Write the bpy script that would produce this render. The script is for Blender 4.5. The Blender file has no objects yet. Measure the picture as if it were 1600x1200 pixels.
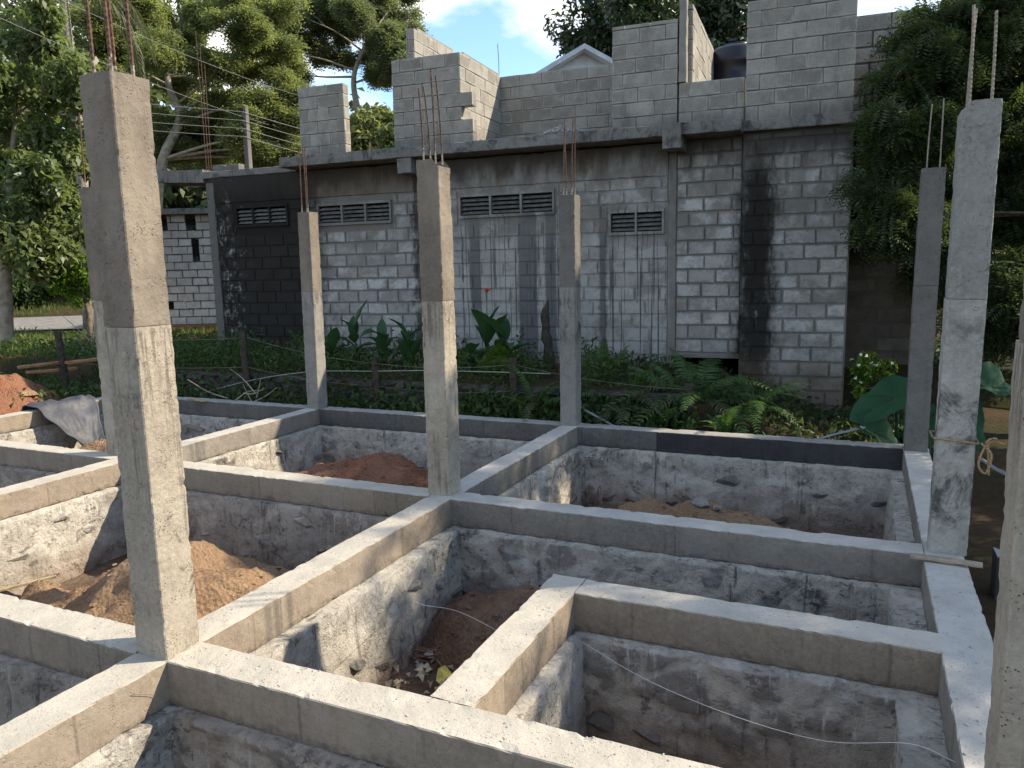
import bpy, math, random
import numpy as np
from mathutils import Vector, Matrix, noise

random.seed(7); RNG = np.random.default_rng(7)
scene = bpy.context.scene
COL = scene.collection
R = math.radians

# ------------------------------------------------------------------ camera
CAM = Vector((2.9153, -2.4099, 1.7244)); YAW, PITCH, ROLL, FPX = 0.4306, -0.1481, -0.0222, 1201.67
FWD = Vector((-math.sin(YAW) * math.cos(PITCH), math.cos(YAW) * math.cos(PITCH), math.sin(PITCH)))
_r = FWD.cross(Vector((0, 0, 1))).normalized(); _u = _r.cross(FWD)
RGT = _r * math.cos(ROLL) + _u * math.sin(ROLL); UPV = -_r * math.sin(ROLL) + _u * math.cos(ROLL)
cd = bpy.data.cameras.new('camera'); cam = bpy.data.objects.new('camera', cd); COL.objects.link(cam)
cd.sensor_width = 36; cd.lens = FPX * 36 / 1600; cd.clip_start = 0.05; cd.clip_end = 2000
m = Matrix((RGT, UPV, -FWD)).transposed().to_4x4(); m.translation = CAM; cam.matrix_world = m
scene.camera = cam

# ------------------------------------------------------------------ light
SUN_TO = Vector((1.0, 0.62, 0.86)).normalized()
w = bpy.data.worlds.new('World'); scene.world = w; w.use_nodes = True
wt = w.node_tree; wn = wt.nodes; wl = wt.links
for n_ in list(wn): wn.remove(n_)
out = wn.new('ShaderNodeOutputWorld'); bg = wn.new('ShaderNodeBackground'); sky = wn.new('ShaderNodeTexSky')
sky.sky_type = 'NISHITA'; sky.sun_disc = False; sky.sun_elevation = math.asin(SUN_TO.z)
sky.sun_rotation = math.atan2(SUN_TO.x, SUN_TO.y); sky.air_density = 1.0; sky.dust_density = 0.1; sky.ozone_density = 4.5
tc = wn.new('ShaderNodeTexCoord'); mp = wn.new('ShaderNodeMapping'); mp.inputs['Scale'].default_value = (1, 1, 2.2)
mp.inputs['Location'].default_value = (1.555, 8.519, 8.875)
nz = wn.new('ShaderNodeTexNoise'); nz.inputs['Scale'].default_value = 3.2; nz.inputs['Detail'].default_value = 9; nz.inputs['Roughness'].default_value = .55
cr = wn.new('ShaderNodeValToRGB'); cr.color_ramp.elements[0].position = .49; cr.color_ramp.elements[1].position = .64
mx = wn.new('ShaderNodeMix'); mx.data_type = 'RGBA'
mx.inputs['B'].default_value = (4.8, 4.75, 4.7, 1)
wl.new(tc.outputs['Generated'], mp.inputs['Vector']); wl.new(mp.outputs[0], nz.inputs['Vector']); wl.new(nz.outputs['Fac'], cr.inputs['Fac'])
wl.new(cr.outputs['Color'], mx.inputs['Factor']); wl.new(sky.outputs[0], mx.inputs['A']); wl.new(mx.outputs['Result'], bg.inputs['Color'])
bg.inputs['Strength'].default_value = 0.128; wl.new(bg.outputs[0], out.inputs['Surface'])
sl = bpy.data.lights.new('sun', 'SUN'); sl.energy = 3.4; sl.angle = R(0.53); sl.color = (1.0, 0.90, 0.75)
so = bpy.data.objects.new('sun', sl); COL.objects.link(so)
so.rotation_euler = (-SUN_TO).to_track_quat('-Z', 'Y').to_euler(); so.location = SUN_TO * 60
vs = scene.view_settings; vs.view_transform = 'Standard'; vs.look = 'None'; vs.gamma = 1; vs.exposure = 1.36
vs.use_white_balance = True; vs.white_balance_temperature = 6900; vs.white_balance_tint = 8
vs.use_curve_mapping = False
scene.cycles.max_bounces = 6; scene.cycles.diffuse_bounces = 3; scene.cycles.transparent_max_bounces = 6

# ------------------------------------------------------------------ helpers
def at(u, v, d): return CAM + (FWD + RGT * ((u - 800) / FPX) - UPV * ((v - 600) / FPX)) * d
def on(u, v, n, d):
    r_ = FWD + RGT * ((u - 800) / FPX) - UPV * ((v - 600) / FPX); n = Vector(n)
    return CAM + r_ * ((d - n.dot(CAM)) / n.dot(r_))
def onz(u, v, z): return on(u, v, (0, 0, 1), z)
def ony(u, v, y): return on(u, v, (0, 1, 0), y)
def onx(u, v, x): return on(u, v, (1, 0, 0), x)

def tag(o, label=None, cat=None, group=None, kind=None):
    if label: o['label'] = label
    if cat: o['category'] = cat
    if group: o['group'] = group
    if kind or cat: o['kind'] = kind or 'thing'
    return o
def link(name, me, mat=None, parent=None, loc=None):
    o = bpy.data.objects.new(name, me); COL.objects.link(o)
    if mat is not None and me is not None and not me.materials: me.materials.append(mat)
    if parent is not None: o.parent = parent
    if loc is not None: o.location = loc
    return o
def empty(name, loc=(0, 0, 0), rz=0):
    o = bpy.data.objects.new(name, None); COL.objects.link(o); o.location = loc; o.rotation_euler = (0, 0, rz); o.empty_display_size = .1
    return o
def npmesh(name, V, Q, smooth=False, attr=None):
    V = np.asarray(V, np.float32); Q = np.asarray(Q, np.int32); k = Q.shape[1]; me = bpy.data.meshes.new(name)
    me.vertices.add(len(V)); me.vertices.foreach_set('co', V.ravel()); me.loops.add(Q.size); me.loops.foreach_set('vertex_index', Q.ravel())
    me.polygons.add(len(Q)); me.polygons.foreach_set('loop_start', np.arange(0, Q.size, k, dtype=np.int32))
    if smooth: me.polygons.foreach_set('use_smooth', np.ones(len(Q), bool))
    if attr is not None:
        a = me.attributes.new('stone', 'FLOAT', 'POINT'); a.data.foreach_set('value', np.asarray(attr, np.float32))
    me.update(calc_edges=True); me.validate(); return me
class MB:
    def __init__(s): s.V = []; s.F = []
    def add(s, V, F):
        b = len(s.V); s.V += [tuple(v) for v in V]; s.F += [tuple(i + b for i in f) for f in F]; return s
    def box(s, a, b, M=None):
        (x0, y0, z0), (x1, y1, z1) = a, b
        V = [Vector(p) for p in ((x0,y0,z0),(x1,y0,z0),(x1,y1,z0),(x0,y1,z0),(x0,y0,z1),(x1,y0,z1),(x1,y1,z1),(x0,y1,z1))]
        if M is not None: V = [M @ v for v in V]
        return s.add(V, [(0,3,2,1),(4,5,6,7),(0,1,5,4),(1,2,6,5),(2,3,7,6),(3,0,4,7)])
    def tube(s, pts, rad, n=8, cap=True):
        pts = [Vector(p) for p in pts]; V = []; F = []; up = Vector((.13, .31, .94))
        if not hasattr(rad, '__len__'): rad = [rad] * len(pts)
        for i, p in enumerate(pts):
            t = (pts[min(i + 1, len(pts) - 1)] - pts[max(i - 1, 0)]).normalized()
            if abs(t.dot(up)) > .95: up = Vector((1, .2, .1)).normalized()
            a = t.cross(up).normalized(); b = t.cross(a).normalized(); up = -b.cross(t).cross(t) if False else up
            for k in range(n):
                q = 2 * math.pi * k / n; V.append(p + (a * math.cos(q) + b * math.sin(q)) * rad[i])
        for i in range(len(pts) - 1):
            for k in range(n):
                F.append((i*n+k, i*n+(k+1) % n, (i+1)*n+(k+1) % n, (i+1)*n+k))
        if cap: F.append(tuple(range(n))[::-1]); F.append(tuple((len(pts)-1)*n+k for k in range(n)))
        return s.add(V, F)
    def mesh(s, name, smooth=False):
        me = bpy.data.meshes.new(name); me.from_pydata([tuple(v) for v in s.V], [], s.F)
        if smooth: me.polygons.foreach_set('use_smooth', [True] * len(me.polygons))
        me.update(); return me
    def build(s, name, mat, parent=None, smooth=False, loc=None): return link(name, s.mesh(name, smooth), mat, parent, loc)
def lerp(a, b, t): return a + (b - a) * t
def curve(pts, n=8):                        # Catmull-Rom through points
    P = [Vector(p) for p in pts]; P = [P[0] * 2 - P[1]] + P + [P[-1] * 2 - P[-2]]; o = []
    for i in range(1, len(P) - 2):
        for k in range(n):
            t = k / n; a, b, c, d = P[i-1], P[i], P[i+1], P[i+2]
            o.append(.5 * ((2*b) + (c - a)*t + (2*a - 5*b + 4*c - d)*t*t + (3*b - a - 3*c + d)*t*t*t))
    o.append(P[-2]); return o

def rough_prism(W, H, L, axis, res=.035, amp=.003, chip=.012, seed=0, bev=.005, taper=None, low=.0022):
    """closed rectangular prism with worn edges; axis 'X','Y' (cross section width x Z) or 'Z' (W x H in plan)"""
    nw = max(2, int(W / res)); nh = max(2, int(H / res)); nl = max(2, int(L / res)); per = []
    def edge(p, q, n):
        for i in range(n):
            t = i / n
            if i == 0: t = 0
            per.append((lerp(p[0], q[0], t), lerp(p[1], q[1], t)))
    w2, h2 = W / 2, H / 2; b = bev
    cor = [((-w2 + b, -h2), (w2 - b, -h2), nw), ((w2, -h2 + b), (w2, h2 - b), nh), ((w2 - b, h2), (-w2 + b, h2), nw), ((-w2, h2 - b), (-w2, -h2 + b), nh)]
    for p, q, n in cor: edge(p, q, n); per.append(q)
    n = len(per); V = []; F = []; so_ = Vector((seed * 3.17, seed * 1.71, seed * .93))
    for i in range(nl + 1):
        t = i / nl * L
        for (a, c) in per:
            v = Vector((a, c, t)); ow = Vector((a / w2 if abs(a) > w2 - 1e-6 else 0, c / h2 if abs(c) > h2 - 1e-6 else 0, 0))
            cornerness = (abs(a) > w2 - b * 1.5) and (abs(c) > h2 - b * 1.5)
            d = noise.noise(v * 2.1 + so_) * low * 1.6 + noise.noise(v * 6.3 + so_) * low + noise.noise(v * 17 + so_) * amp + noise.noise(v * 45 + so_) * amp * .6
            if cornerness:
                k = max(noise.noise(v * 13 + so_ * 2) - .32, noise.noise(v * 37 + so_) - .28)
                if k > 0: d -= min(k * 3, 1) * chip
                ow = Vector((math.copysign(.7, a), math.copysign(.7, c), 0))
            v += ow * d
            if taper: v.x *= 1 + taper * (1 - t / L); v.y *= 1 + taper * (1 - t / L)
            V.append(v)
    for i in range(nl):
        for k in range(n): F.append((i*n+k, i*n+(k+1) % n, (i+1)*n+(k+1) % n, (i+1)*n+k))
    F.append(tuple(range(n))[::-1]); F.append(tuple(nl*n+k for k in range(n)))
    if axis == 'X': V = [Vector((v.z, v.x, v.y)) for v in V]
    elif axis == 'Y': V = [Vector((-v.x, v.z, v.y)) for v in V]
    mb = MB(); mb.V = [tuple(v) for v in V]; mb.F = F; return mb

# ------------------------------------------------------------------ materials
class Mat:
    def __init__(s, name, rough=.9, spec=.25):
        s.m = bpy.data.materials.new(name); s.m.use_nodes = True; s.t = s.m.node_tree; s.N = s.t.nodes; s.b = s.N['Principled BSDF']
        s.b.inputs['Roughness'].default_value = rough; s.b.inputs['Specular IOR Level'].default_value = spec
        s._pos = None
    def n(s, typ, **kw):
        x = s.N.new('ShaderNode' + typ)
        for k, v in kw.items(): setattr(x, k, v)
        return x
    def set(s, sock, v):
        if hasattr(v, 'is_linked') or isinstance(v, bpy.types.NodeSocket): s.t.links.new(v, sock)
        elif isinstance(v, (tuple, list)): sock.default_value = tuple(v) + ((1,) if len(sock.default_value) == 4 and len(v) == 3 else ())
        else: sock.default_value = v
    def pos(s):
        if s._pos is None: s._g = s.n('NewGeometry'); s._pos = s._g.outputs['Position']
        return s._pos
    def scale(s, sc, loc=(0, 0, 0), vec=None):
        x = s.n('Mapping'); s.set(x.inputs['Vector'], vec if vec is not None else s.pos()); x.inputs['Scale'].default_value = sc if hasattr(sc, '__len__') else (sc,) * 3
        x.inputs['Location'].default_value = loc; return x.outputs[0]
    def noise(s, sc, det=4, rough=.55, loc=(0, 0, 0), dist=0, vec=None):
        x = s.n('TexNoise'); x.inputs['Scale'].default_value = 1; x.inputs['Detail'].default_value = det; x.inputs['Roughness'].default_value = rough
        x.inputs['Distortion'].default_value = dist; s.set(x.inputs['Vector'], s.scale(sc, loc, vec)); return x.outputs['Fac']
    def voro(s, sc, feat='F1', loc=(0, 0, 0), vec=None):
        x = s.n('TexVoronoi', feature=feat); x.inputs['Scale'].default_value = 1; s.set(x.inputs['Vector'], s.scale(sc, loc, vec)); return x.outputs['Distance']
    def cracks(s, sc, width, warp=.35, loc=(0, 0, 0)):
        nv = s.n('TexNoise'); nv.inputs['Scale'].default_value = 1; nv.inputs['Detail'].default_value = 5; s.set(nv.inputs['Vector'], s.scale(sc if not hasattr(sc, '__len__') else tuple(x * 1.3 for x in sc), loc))
        ad = s.n('VectorMath', operation='MULTIPLY_ADD'); s.set(ad.inputs[0], nv.outputs['Color']); ad.inputs[1].default_value = (warp * 2,) * 3; s.set(ad.inputs[2], s.scale(sc, loc))
        x = s.n('TexVoronoi', feature='DISTANCE_TO_EDGE'); x.inputs['Scale'].default_value = 1; s.set(x.inputs['Vector'], ad.outputs[0])
        return s.math('SUBTRACT', 1., s.ramp(x.outputs['Distance'], width * .25, width))
    def ramp(s, f, a, b, va=0., vb=1.):
        x = s.n('MapRange', interpolation_type='SMOOTHSTEP'); s.set(x.inputs['Value'], f)
        for k, v in zip(('From Min', 'From Max', 'To Min', 'To Max'), (a, b, va, vb)): x.inputs[k].default_value = v
        return x.outputs[0]
    def math(s, op, a, b=0.):
        x = s.n('Math', operation=op); s.set(x.inputs[0], a); s.set(x.inputs[1], b); return x.outputs[0]
    def mul(s, a, b): return s.math('MULTIPLY', a, b)
    def mix(s, f, a, b, mode='MIX'):
        x = s.n('Mix', data_type='RGBA', blend_type=mode); s.set(x.inputs['Factor'], f); s.set(x.inputs[6], a); s.set(x.inputs[7], b); return x.outputs[2]
    def xyz(s, vec=None):
        x = s.n('SeparateXYZ'); s.set(x.inputs[0], vec if vec is not None else s.pos()); return x.outputs
    def up(s, a=.55, b=.9):
        s.pos(); return s.ramp(s.xyz(s._g.outputs['Normal'])[2], a, b)
    def color(s, c): s.set(s.b.inputs['Base Color'], c); return s
    def bump(s, h, strength=.5, dist=.01):
        x = s.n('Bump'); x.inputs['Strength'].default_value = strength; x.inputs['Distance'].default_value = dist
        s.set(x.inputs['Height'], h); s.set(s.b.inputs['Normal'], x.outputs[0]); return s
    def win(s, v, a, b, soft): return s.mul(s.ramp(v, a - soft, a + soft), s.ramp(v, b + soft, b - soft)) if False else s.mul(s.ramp(v, a - soft, a + soft), s.math('SUBTRACT', 1., s.ramp(v, b - soft, b + soft)))
    def rnd(s): return s.n('ObjectInfo').outputs['Random']

def concrete(name, c1, c2, top=None, mold=0., drip=0., zmold=None, bump=.5, pit=.5, scale=1., brown=None, panel=False, under=0):
    M = Mat(name, .92, .2)
    c = M.mix(M.ramp(M.noise(1.4 * scale, 6, .6), .3, .7), c1, c2)
    c = M.mix(M.ramp(M.noise(7 * scale, 7, .65, (3, 1, 7)), .35, .75, 0, .55), c, [x * .66 for x in c1])
    if brown: c = M.mix(M.ramp(M.noise((2.2, 2.2, 1.1), 5, .6, (9, 4, 2)), .48, .68, 0, .75), c, brown)
    if panel:                               # ragged honeycombed lower edge
        ze = M.math('ADD', M.xyz()[2], M.mul(M.math('SUBTRACT', M.noise((7, 7, 9), 7, .72, (3, 1, 4)), .5), .17)); lo_ = M.math('SUBTRACT', 1., M.ramp(ze, -.205, -.165)); c = M.mix(M.mul(lo_, M.ramp(M.noise(26, 5, .7, (8, 3, 3)), .36, .56, .25, .85)), c, [x * .42 for x in c1])
    if panel:                               # shutter panels: tone steps and thin joint lines
        P_ = M.xyz(); q_ = M.math('ADD', M.mul(M.math('ADD', P_[0], P_[1]), .83), .37); wn_ = M.n('TexWhiteNoise', noise_dimensions='1D'); M.set(wn_.inputs['W'], M.math('FLOOR', q_))
        c = M.mix(M.ramp(wn_.outputs['Value'], .35, 1., 0, .45), c, [x * .55 for x in c1])
        ln_ = M.math('ABSOLUTE', M.math('SUBTRACT', M.math('FRACT', M.math('ADD', q_, M.mul(M.noise(3, 2), .02))), .5)); c = M.mix(M.ramp(ln_, .491, .497, 0, .55), c, [x * .4 for x in c1])
    c = M.mix(M.ramp(M.noise((16, 16, .7), 4, .6, (2, 8, 1)), .5, .78, 0, .4), c, [x * .55 for x in c1])
    c = M.mix(M.ramp(M.noise(42, 5, .7), .3, .8, 0, .45), c, [min(1, x * 1.28) for x in c2])
    if mold:
        mk = M.ramp(M.noise((5, 5, 4), 9, .72, (5, 2, 1), .6), .60 - mold * .14, .72 - mold * .1)
        if zmold: mk = M.mul(mk, M.win(M.xyz()[2], zmold[0], zmold[1], .18))
        c = M.mix(M.mul(mk, .85), c, (.05, .048, .044))
    if drip:
        dk = M.mul(M.ramp(M.noise((22, 22, 1.3), 6, .6, (1, 6, 3)), .56, .68), M.ramp(M.noise(1.6, 3, .5, (4, 4, 4)), .42, .62))
        c = M.mix(M.mul(dk, drip), c, (.05, .05, .047))
    if under:
        uz = M.mul(M.ramp(M.math('ADD', M.xyz()[2], M.mul(M.noise((24, 24, 1), 4, .6, (5, 5, 5)), .5)), under - .35, under + .18), M.math('SUBTRACT', 1., M.ramp(M.xyz()[2], under - .03, under + .004)))
        c = M.mix(M.mul(M.mul(uz, M.ramp(M.noise((34, 34, 2.5), 6, .7, (1, 3, 1)), .46, .62)), .6), c, (.07, .06, .048))
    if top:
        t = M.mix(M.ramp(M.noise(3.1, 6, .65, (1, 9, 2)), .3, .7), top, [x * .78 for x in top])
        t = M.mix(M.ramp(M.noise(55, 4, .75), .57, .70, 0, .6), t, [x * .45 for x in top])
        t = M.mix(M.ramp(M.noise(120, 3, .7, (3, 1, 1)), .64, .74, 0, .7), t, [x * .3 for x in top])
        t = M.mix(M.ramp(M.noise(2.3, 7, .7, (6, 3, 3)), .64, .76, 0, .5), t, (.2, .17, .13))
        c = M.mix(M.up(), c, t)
    ck = M.mul(M.mul(M.cracks((30, 30, 62), .12, .9), M.ramp(M.noise(4.5, 5, .6, (2, 7, 7)), .50, .64)), M.ramp(M.noise(38, 3, .6, (7, 7, 2)), .50, .60)); c = M.mix(M.mul(ck, .35 * pit), c, [x * .45 for x in c1])
    pits = M.ramp(M.voro(75), .08, .26); pm = M.ramp(M.noise(9, 3), .48, .6)
    pk = M.mul(M.math('SUBTRACT', 1., pits), pm)
    c = M.mix(M.mul(pk, pit), c, (.07, .065, .055)); M.color(c)
    h = M.math('ADD', M.mul(M.noise(70, 6, .7), .5), M.mul(M.noise(14, 4, .6), .6)); h = M.math('SUBTRACT', h, M.mul(pk, .6)); h = M.math('SUBTRACT', h, M.mul(ck, .25))
    return M.bump(h, min(1, bump * 1.2), .014).m

MAT = {}
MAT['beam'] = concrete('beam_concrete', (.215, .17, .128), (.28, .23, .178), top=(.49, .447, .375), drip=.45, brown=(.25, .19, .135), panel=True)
MAT['beam_dark'] = concrete('black_beam_concrete', (.03, .029, .03), (.055, .052, .052), top=(.33, .31, .28), drip=.6)  # near-black sides, paler top
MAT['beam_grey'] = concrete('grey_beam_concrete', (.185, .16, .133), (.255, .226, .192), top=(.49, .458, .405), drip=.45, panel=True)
MAT['beam_dark_grey'] = concrete('dark_grey_beam', (.095, .088, .08), (.15, .14, .126), top=(.38, .36, .32), drip=.5, panel=True)  # dark grey sides, paler top
MAT['col_up'] = concrete('upper_column_concrete', (.155, .127, .1), (.205, .172, .138), drip=.0, bump=.7, pit=.8, brown=(.28, .238, .185))
MAT['col_low'] = concrete('lower_column_concrete', (.26, .218, .17), (.39, .342, .275), drip=.55, mold=.16, under=1.513, bump=.8, pit=.8)
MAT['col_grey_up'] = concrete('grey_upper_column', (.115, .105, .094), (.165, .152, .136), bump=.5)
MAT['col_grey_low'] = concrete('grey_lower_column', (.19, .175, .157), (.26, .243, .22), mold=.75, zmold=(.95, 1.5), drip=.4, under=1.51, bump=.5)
MAT['col_mould'] = concrete('mouldy_column', (.29, .275, .245), (.38, .36, .322), mold=1.0, zmold=(.12, 1.38), bump=.7)
MAT['col_pale'] = concrete('pale_column', (.235, .222, .2), (.31, .295, .266), bump=.7, pit=.9)

def rubble(name, mort, mort2, stone, drip=.8, soil=.6, zsoil=(-.95, -.45)):
    M = Mat(name, .95, .15); A = M.n('Attribute', attribute_name='stone').outputs['Fac']
    c = M.mix(M.ramp(M.noise(2.2, 6, .65), .3, .7), mort, mort2)
    c = M.mix(M.ramp(M.noise(13, 8, .72, (4, 2, 2), .5), .45, .75, 0, .65), c, [x * .45 for x in mort])
    c = M.mix(M.mul(M.ramp(M.math('ADD', A, M.mul(M.math('SUBTRACT', M.noise(9, 7, .7, (7, 7, 1)), .5), 1.3)), .3, .75), .7), c, stone)
    br = M.ramp(M.noise((21, 21, 27), 4, .65, (3, 3, 9)), .50, .60)
    ck = M.mul(M.math('MAXIMUM', M.mul(M.cracks((5, 5, 7), .08, 1.1), M.ramp(M.noise(2.1, 4, .6, (3, 8, 1)), .45, .6)), M.mul(M.cracks((17, 17, 26), .10, 1.1, (4, 4, 4)), M.ramp(M.noise(3.7, 5, .6, (6, 2, 9)), .5, .64))), br)
    c = M.mix(M.mul(ck, .6), c, (.06, .055, .048))
    pale = M.ramp(M.noise((3.1, 3.1, 4.5), 9, .75, (2, 9, 5), .3), .50, .58); c = M.mix(M.mul(pale, .55), c, [min(.62, x * 1.3) for x in mort2])
    c = M.mix(M.mul(M.ramp(M.noise((28, 28, 2.6), 6, .65, (7, 1, 2)), .54, .7), M.ramp(M.noise(1.9, 4, .5, (1, 1, 6)), .45, .62)), c, [min(.6, x * 1.35) for x in mort2])
    dk = M.mul(M.ramp(M.noise((17, 17, 1.9), 7, .65, (1, 6, 3)), .52, .66), M.ramp(M.noise((2.4, 2.4, 1.4), 4, .5, (4, 7, 4)), .45, .62))
    c = M.mix(M.mul(dk, drip), c, (.045, .044, .042))
    blot = M.ramp(M.noise((4.2, 4.2, 5.5), 9, .75, (8, 1, 3), .4), .57, .63)
    c = M.mix(M.mul(blot, .7), c, (.085, .078, .068))
    c = M.mix(M.mul(M.math('SUBTRACT', 1., M.ramp(M.math('ADD', M.xyz()[2], M.mul(M.noise(3.3, 5), .4)), zsoil[0] + .2, zsoil[1] + .2)), soil), c, (.16, .085, .045))
    M.color(c)
    h = M.math('ADD', M.mul(M.noise(38, 6, .75), .6), M.noise((11, 11, 9), 7, .75, (2, 2, 2), .6)); h = M.math('SUBTRACT', h, M.mul(ck, .25))
    return M.bump(h, .9, .03).m
MAT['rubble'] = rubble('rubble_mortar', (.37, .336, .286), (.48, .442, .382), (.17, .155, .138))
MAT['rubble_lit'] = rubble('sunlit_rubble_mortar', (.38, .345, .295), (.48, .44, .38), (.28, .245, .2), drip=.3)  # lit copy of the rubble, sunlight put in as paler stones
MAT['rubble_brown'] = rubble('brown_rubble_mortar', (.29, .24, .195), (.39, .337, .28), (.12, .1, .082), drip=.9, soil=.6)
MAT['stone_dark'] = rubble('dark_stone', (.05, .046, .04), (.09, .082, .072), (.05, .046, .04), drip=.5, soil=.2)
MAT['stone_grey'] = rubble('grey_stone', (.17, .16, .148), (.26, .245, .225), (.14, .13, .12), drip=.4, soil=.3)

def soil(name, c1, c2, c3, sc=1.):
    M = Mat(name, 1., .05)
    c = M.mix(M.ramp(M.noise(1.7 * sc, 6, .6), .3, .7), c1, c2)
    c = M.mix(M.ramp(M.noise(24 * sc, 7, .75), .42, .7, 0, .7), c, c3)
    c = M.mix(M.ramp(M.voro(38 * sc), .0, .3, .55, 0), c, [min(1, x * 1.5) for x in c2])
    M.color(c); h = M.math('ADD', M.noise(30 * sc, 8, .8), M.mul(M.voro(34 * sc), .8)); return M.bump(h, 1., .03).m
MAT['soil_orange'] = soil('orange_soil', (.32, .2, .12), (.40, .27, .17), (.2, .13, .08))
MAT['soil_red'] = soil('red_soil', (.27, .115, .065), (.31, .16, .10), (.15, .085, .06))
MAT['soil_brown'] = soil('brown_soil', (.19, .115, .078), (.25, .17, .12), (.11, .075, .055))

def simple(name, c, rough=.8, spec=.3, var=.3, sc=20, bump=.2, metal=0):
    M = Mat(name, rough, spec); M.b.inputs['Metallic'].default_value = metal
    M.color(M.mix(M.ramp(M.noise(sc, 6, .65), .3, .7), [x * (1 - var) for x in c], [min(1, x * (1 + var)) for x in c]))
    return M.bump(M.noise(sc * 3, 5, .7), bump, .006).m
MAT['rust'] = simple('rebar_rust', (.10, .055, .036), .85, .3, .5, 40, .6)
MAT['rust_pale'] = simple('rebar_cement', (.27, .23, .185), .9, .2, .3, 60, .6)
MAT['wood_grey'] = simple('weathered_wood', (.27, .22, .16), .85, .2, .3, 9, .4)
MAT['wood_pale'] = simple('pale_board', (.36, .28, .17), .8, .25, .25, 9, .4)
MAT['post'] = simple('old_post', (.055, .046, .036), .95, .1, .4, 14, .8)
MAT['rope'] = simple('coir_rope', (.36, .24, .13), .9, .1, .35, 120, .8)
MAT['string'] = simple('nylon_string', (.55, .54, .5), .6, .3, .1, 50, .1)
MAT['pvc'] = simple('pvc_pipe', (.2, .225, .25), .45, .4, .12, 12, .05)
MAT['hose'] = simple('pale_pipe', (.26, .26, .25), .55, .3, .2, 12, .05)
MAT['cable'] = simple('cable', (.2, .2, .195), .5, .3, .1, 12, .05)
MAT['wire'] = simple('fence_wire', (.14, .12, .1), .6, .4, .3, 30, .1)
MAT['bark'] = simple('bark_brown', (.13, .10, .075), .95, .1, .45, 9, .9)
MAT['bark_pale'] = simple('bark_pale', (.26, .22, .17), .95, .1, .35, 7, .9)
MAT['black_plastic'] = simple('tank_plastic', (.012, .013, .016), .35, .4, .2, 8, .05)
MAT['tin'] = simple('roof_tin', (.40, .42, .45), .5, .4, .2, 3, .1)
MAT['housewall'] = simple('house_plaster', (.5, .53, .57), .85, .2, .12, 4, .2)
MAT['asphalt'] = simple('asphalt', (.20, .19, .175), .92, .2, .18, 4, .4)
MAT['slat'] = simple('louvre_concrete', (.13, .125, .117), .9, .2, .4, 14, .4)
MAT['vent'] = simple('vent_concrete', (.24, .23, .212), .9, .2, .3, 14, .4)
MAT['dark'] = simple('interior_shade_black', (.012, .011, .01), 1, .0, .2, 5, 0)  # near-black, paints the shade inside openings
MAT['pebble'] = simple('pebble', (.40, .37, .33), .9, .2, .4, 25, .4)
MAT['litter'] = simple('dry_litter', (.27, .225, .165), .9, .2, .35, 30, .3)
MAT['coil'] = simple('binding_wire', (.20, .11, .08), .8, .3, .4, 60, .3)
MAT['yellow'] = simple('yellow_leaf', (.45, .36, .09), .8, .3, .3, 18, .2)
def tarp_mat():
    M = Mat('plastic_sheet', .55, .35)
    M.color(M.mix(M.ramp(M.noise(3.4, 6, .65), .45, .75), (.055, .057, .068), (.10, .103, .116)))
    return M.bump(M.noise(9, 6, .6, dist=.8), .6, .03).m
MAT['tarp'] = tarp_mat()
def leafmat(name, c1, c2, trans=.35, rough=.55, spec=.3):
    M = Mat(name, rough, spec); g = M.n('NewGeometry')
    c = M.mix(g.outputs['Random Per Island'], c1, c2); M.color(c)
    tr = M.n('BsdfTranslucent'); M.set(tr.inputs['Color'], M.mix(.5, c, (c2[0] * 1.7, c2[1] * 1.9, c2[2] * .8)))
    ms = M.n('MixShader'); ms.inputs[0].default_value = trans
    o = M.N['Material Output']; M.t.links.new(M.b.outputs[0], ms.inputs[1]); M.t.links.new(tr.outputs[0], ms.inputs[2]); M.t.links.new(ms.outputs[0], o.inputs[0])
    return M.m
MAT['leaf_broad'] = leafmat('broad_leaf', (.055, .085, .03), (.17, .2, .085), .45, .45, .45)
MAT['leaf_feather'] = leafmat('feather_leaf', (.10, .12, .05), (.20, .215, .10), .6)
MAT['leaf_far'] = leafmat('far_leaf', (.09, .115, .06), (.17, .19, .11), .55)
MAT['leaf_forest'] = leafmat('forest_leaf', (.05, .065, .03), (.11, .13, .06), .45)
MAT['leaf_gloss'] = leafmat('glossy_leaf', (.022, .04, .018), (.055, .08, .035), .2, .35, .5)
MAT['leaf_dark'] = leafmat('dark_leaf', (.02, .038, .018), (.085, .11, .045), .4)
MAT['leaf_bright'] = leafmat('bright_leaf', (.07, .13, .015), (.14, .22, .03), .45)
MAT['leaf_palm'] = leafmat('palm_leaf', (.045, .06, .025), (.10, .11, .05), .3)
MAT['leaf_weed'] = leafmat('weed_leaf', (.03, .06, .018), (.075, .12, .035), .35)
MAT['leaf_fern'] = leafmat('fern_leaf', (.035, .085, .02), (.075, .14, .04), .35, .5, .35)
MAT['leaf_canna'] = leafmat('canna_leaf', (.025, .065, .026), (.04, .095, .036), .25, .55, .3)
MAT['leaf_taro'] = leafmat('taro_leaf', (.016, .06, .028), (.024, .08, .038), .2, .65, .2)
MAT['grass'] = leafmat('grass_blade', (.07, .10, .02), (.14, .17, .05), .35)
MAT['flower_red'] = leafmat('red_petal', (.6, .10, .03), (.75, .2, .05), .3)
MAT['flower_white'] = leafmat('white_petal', (.75, .75, .68), (.8, .8, .75), .3)

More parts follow.
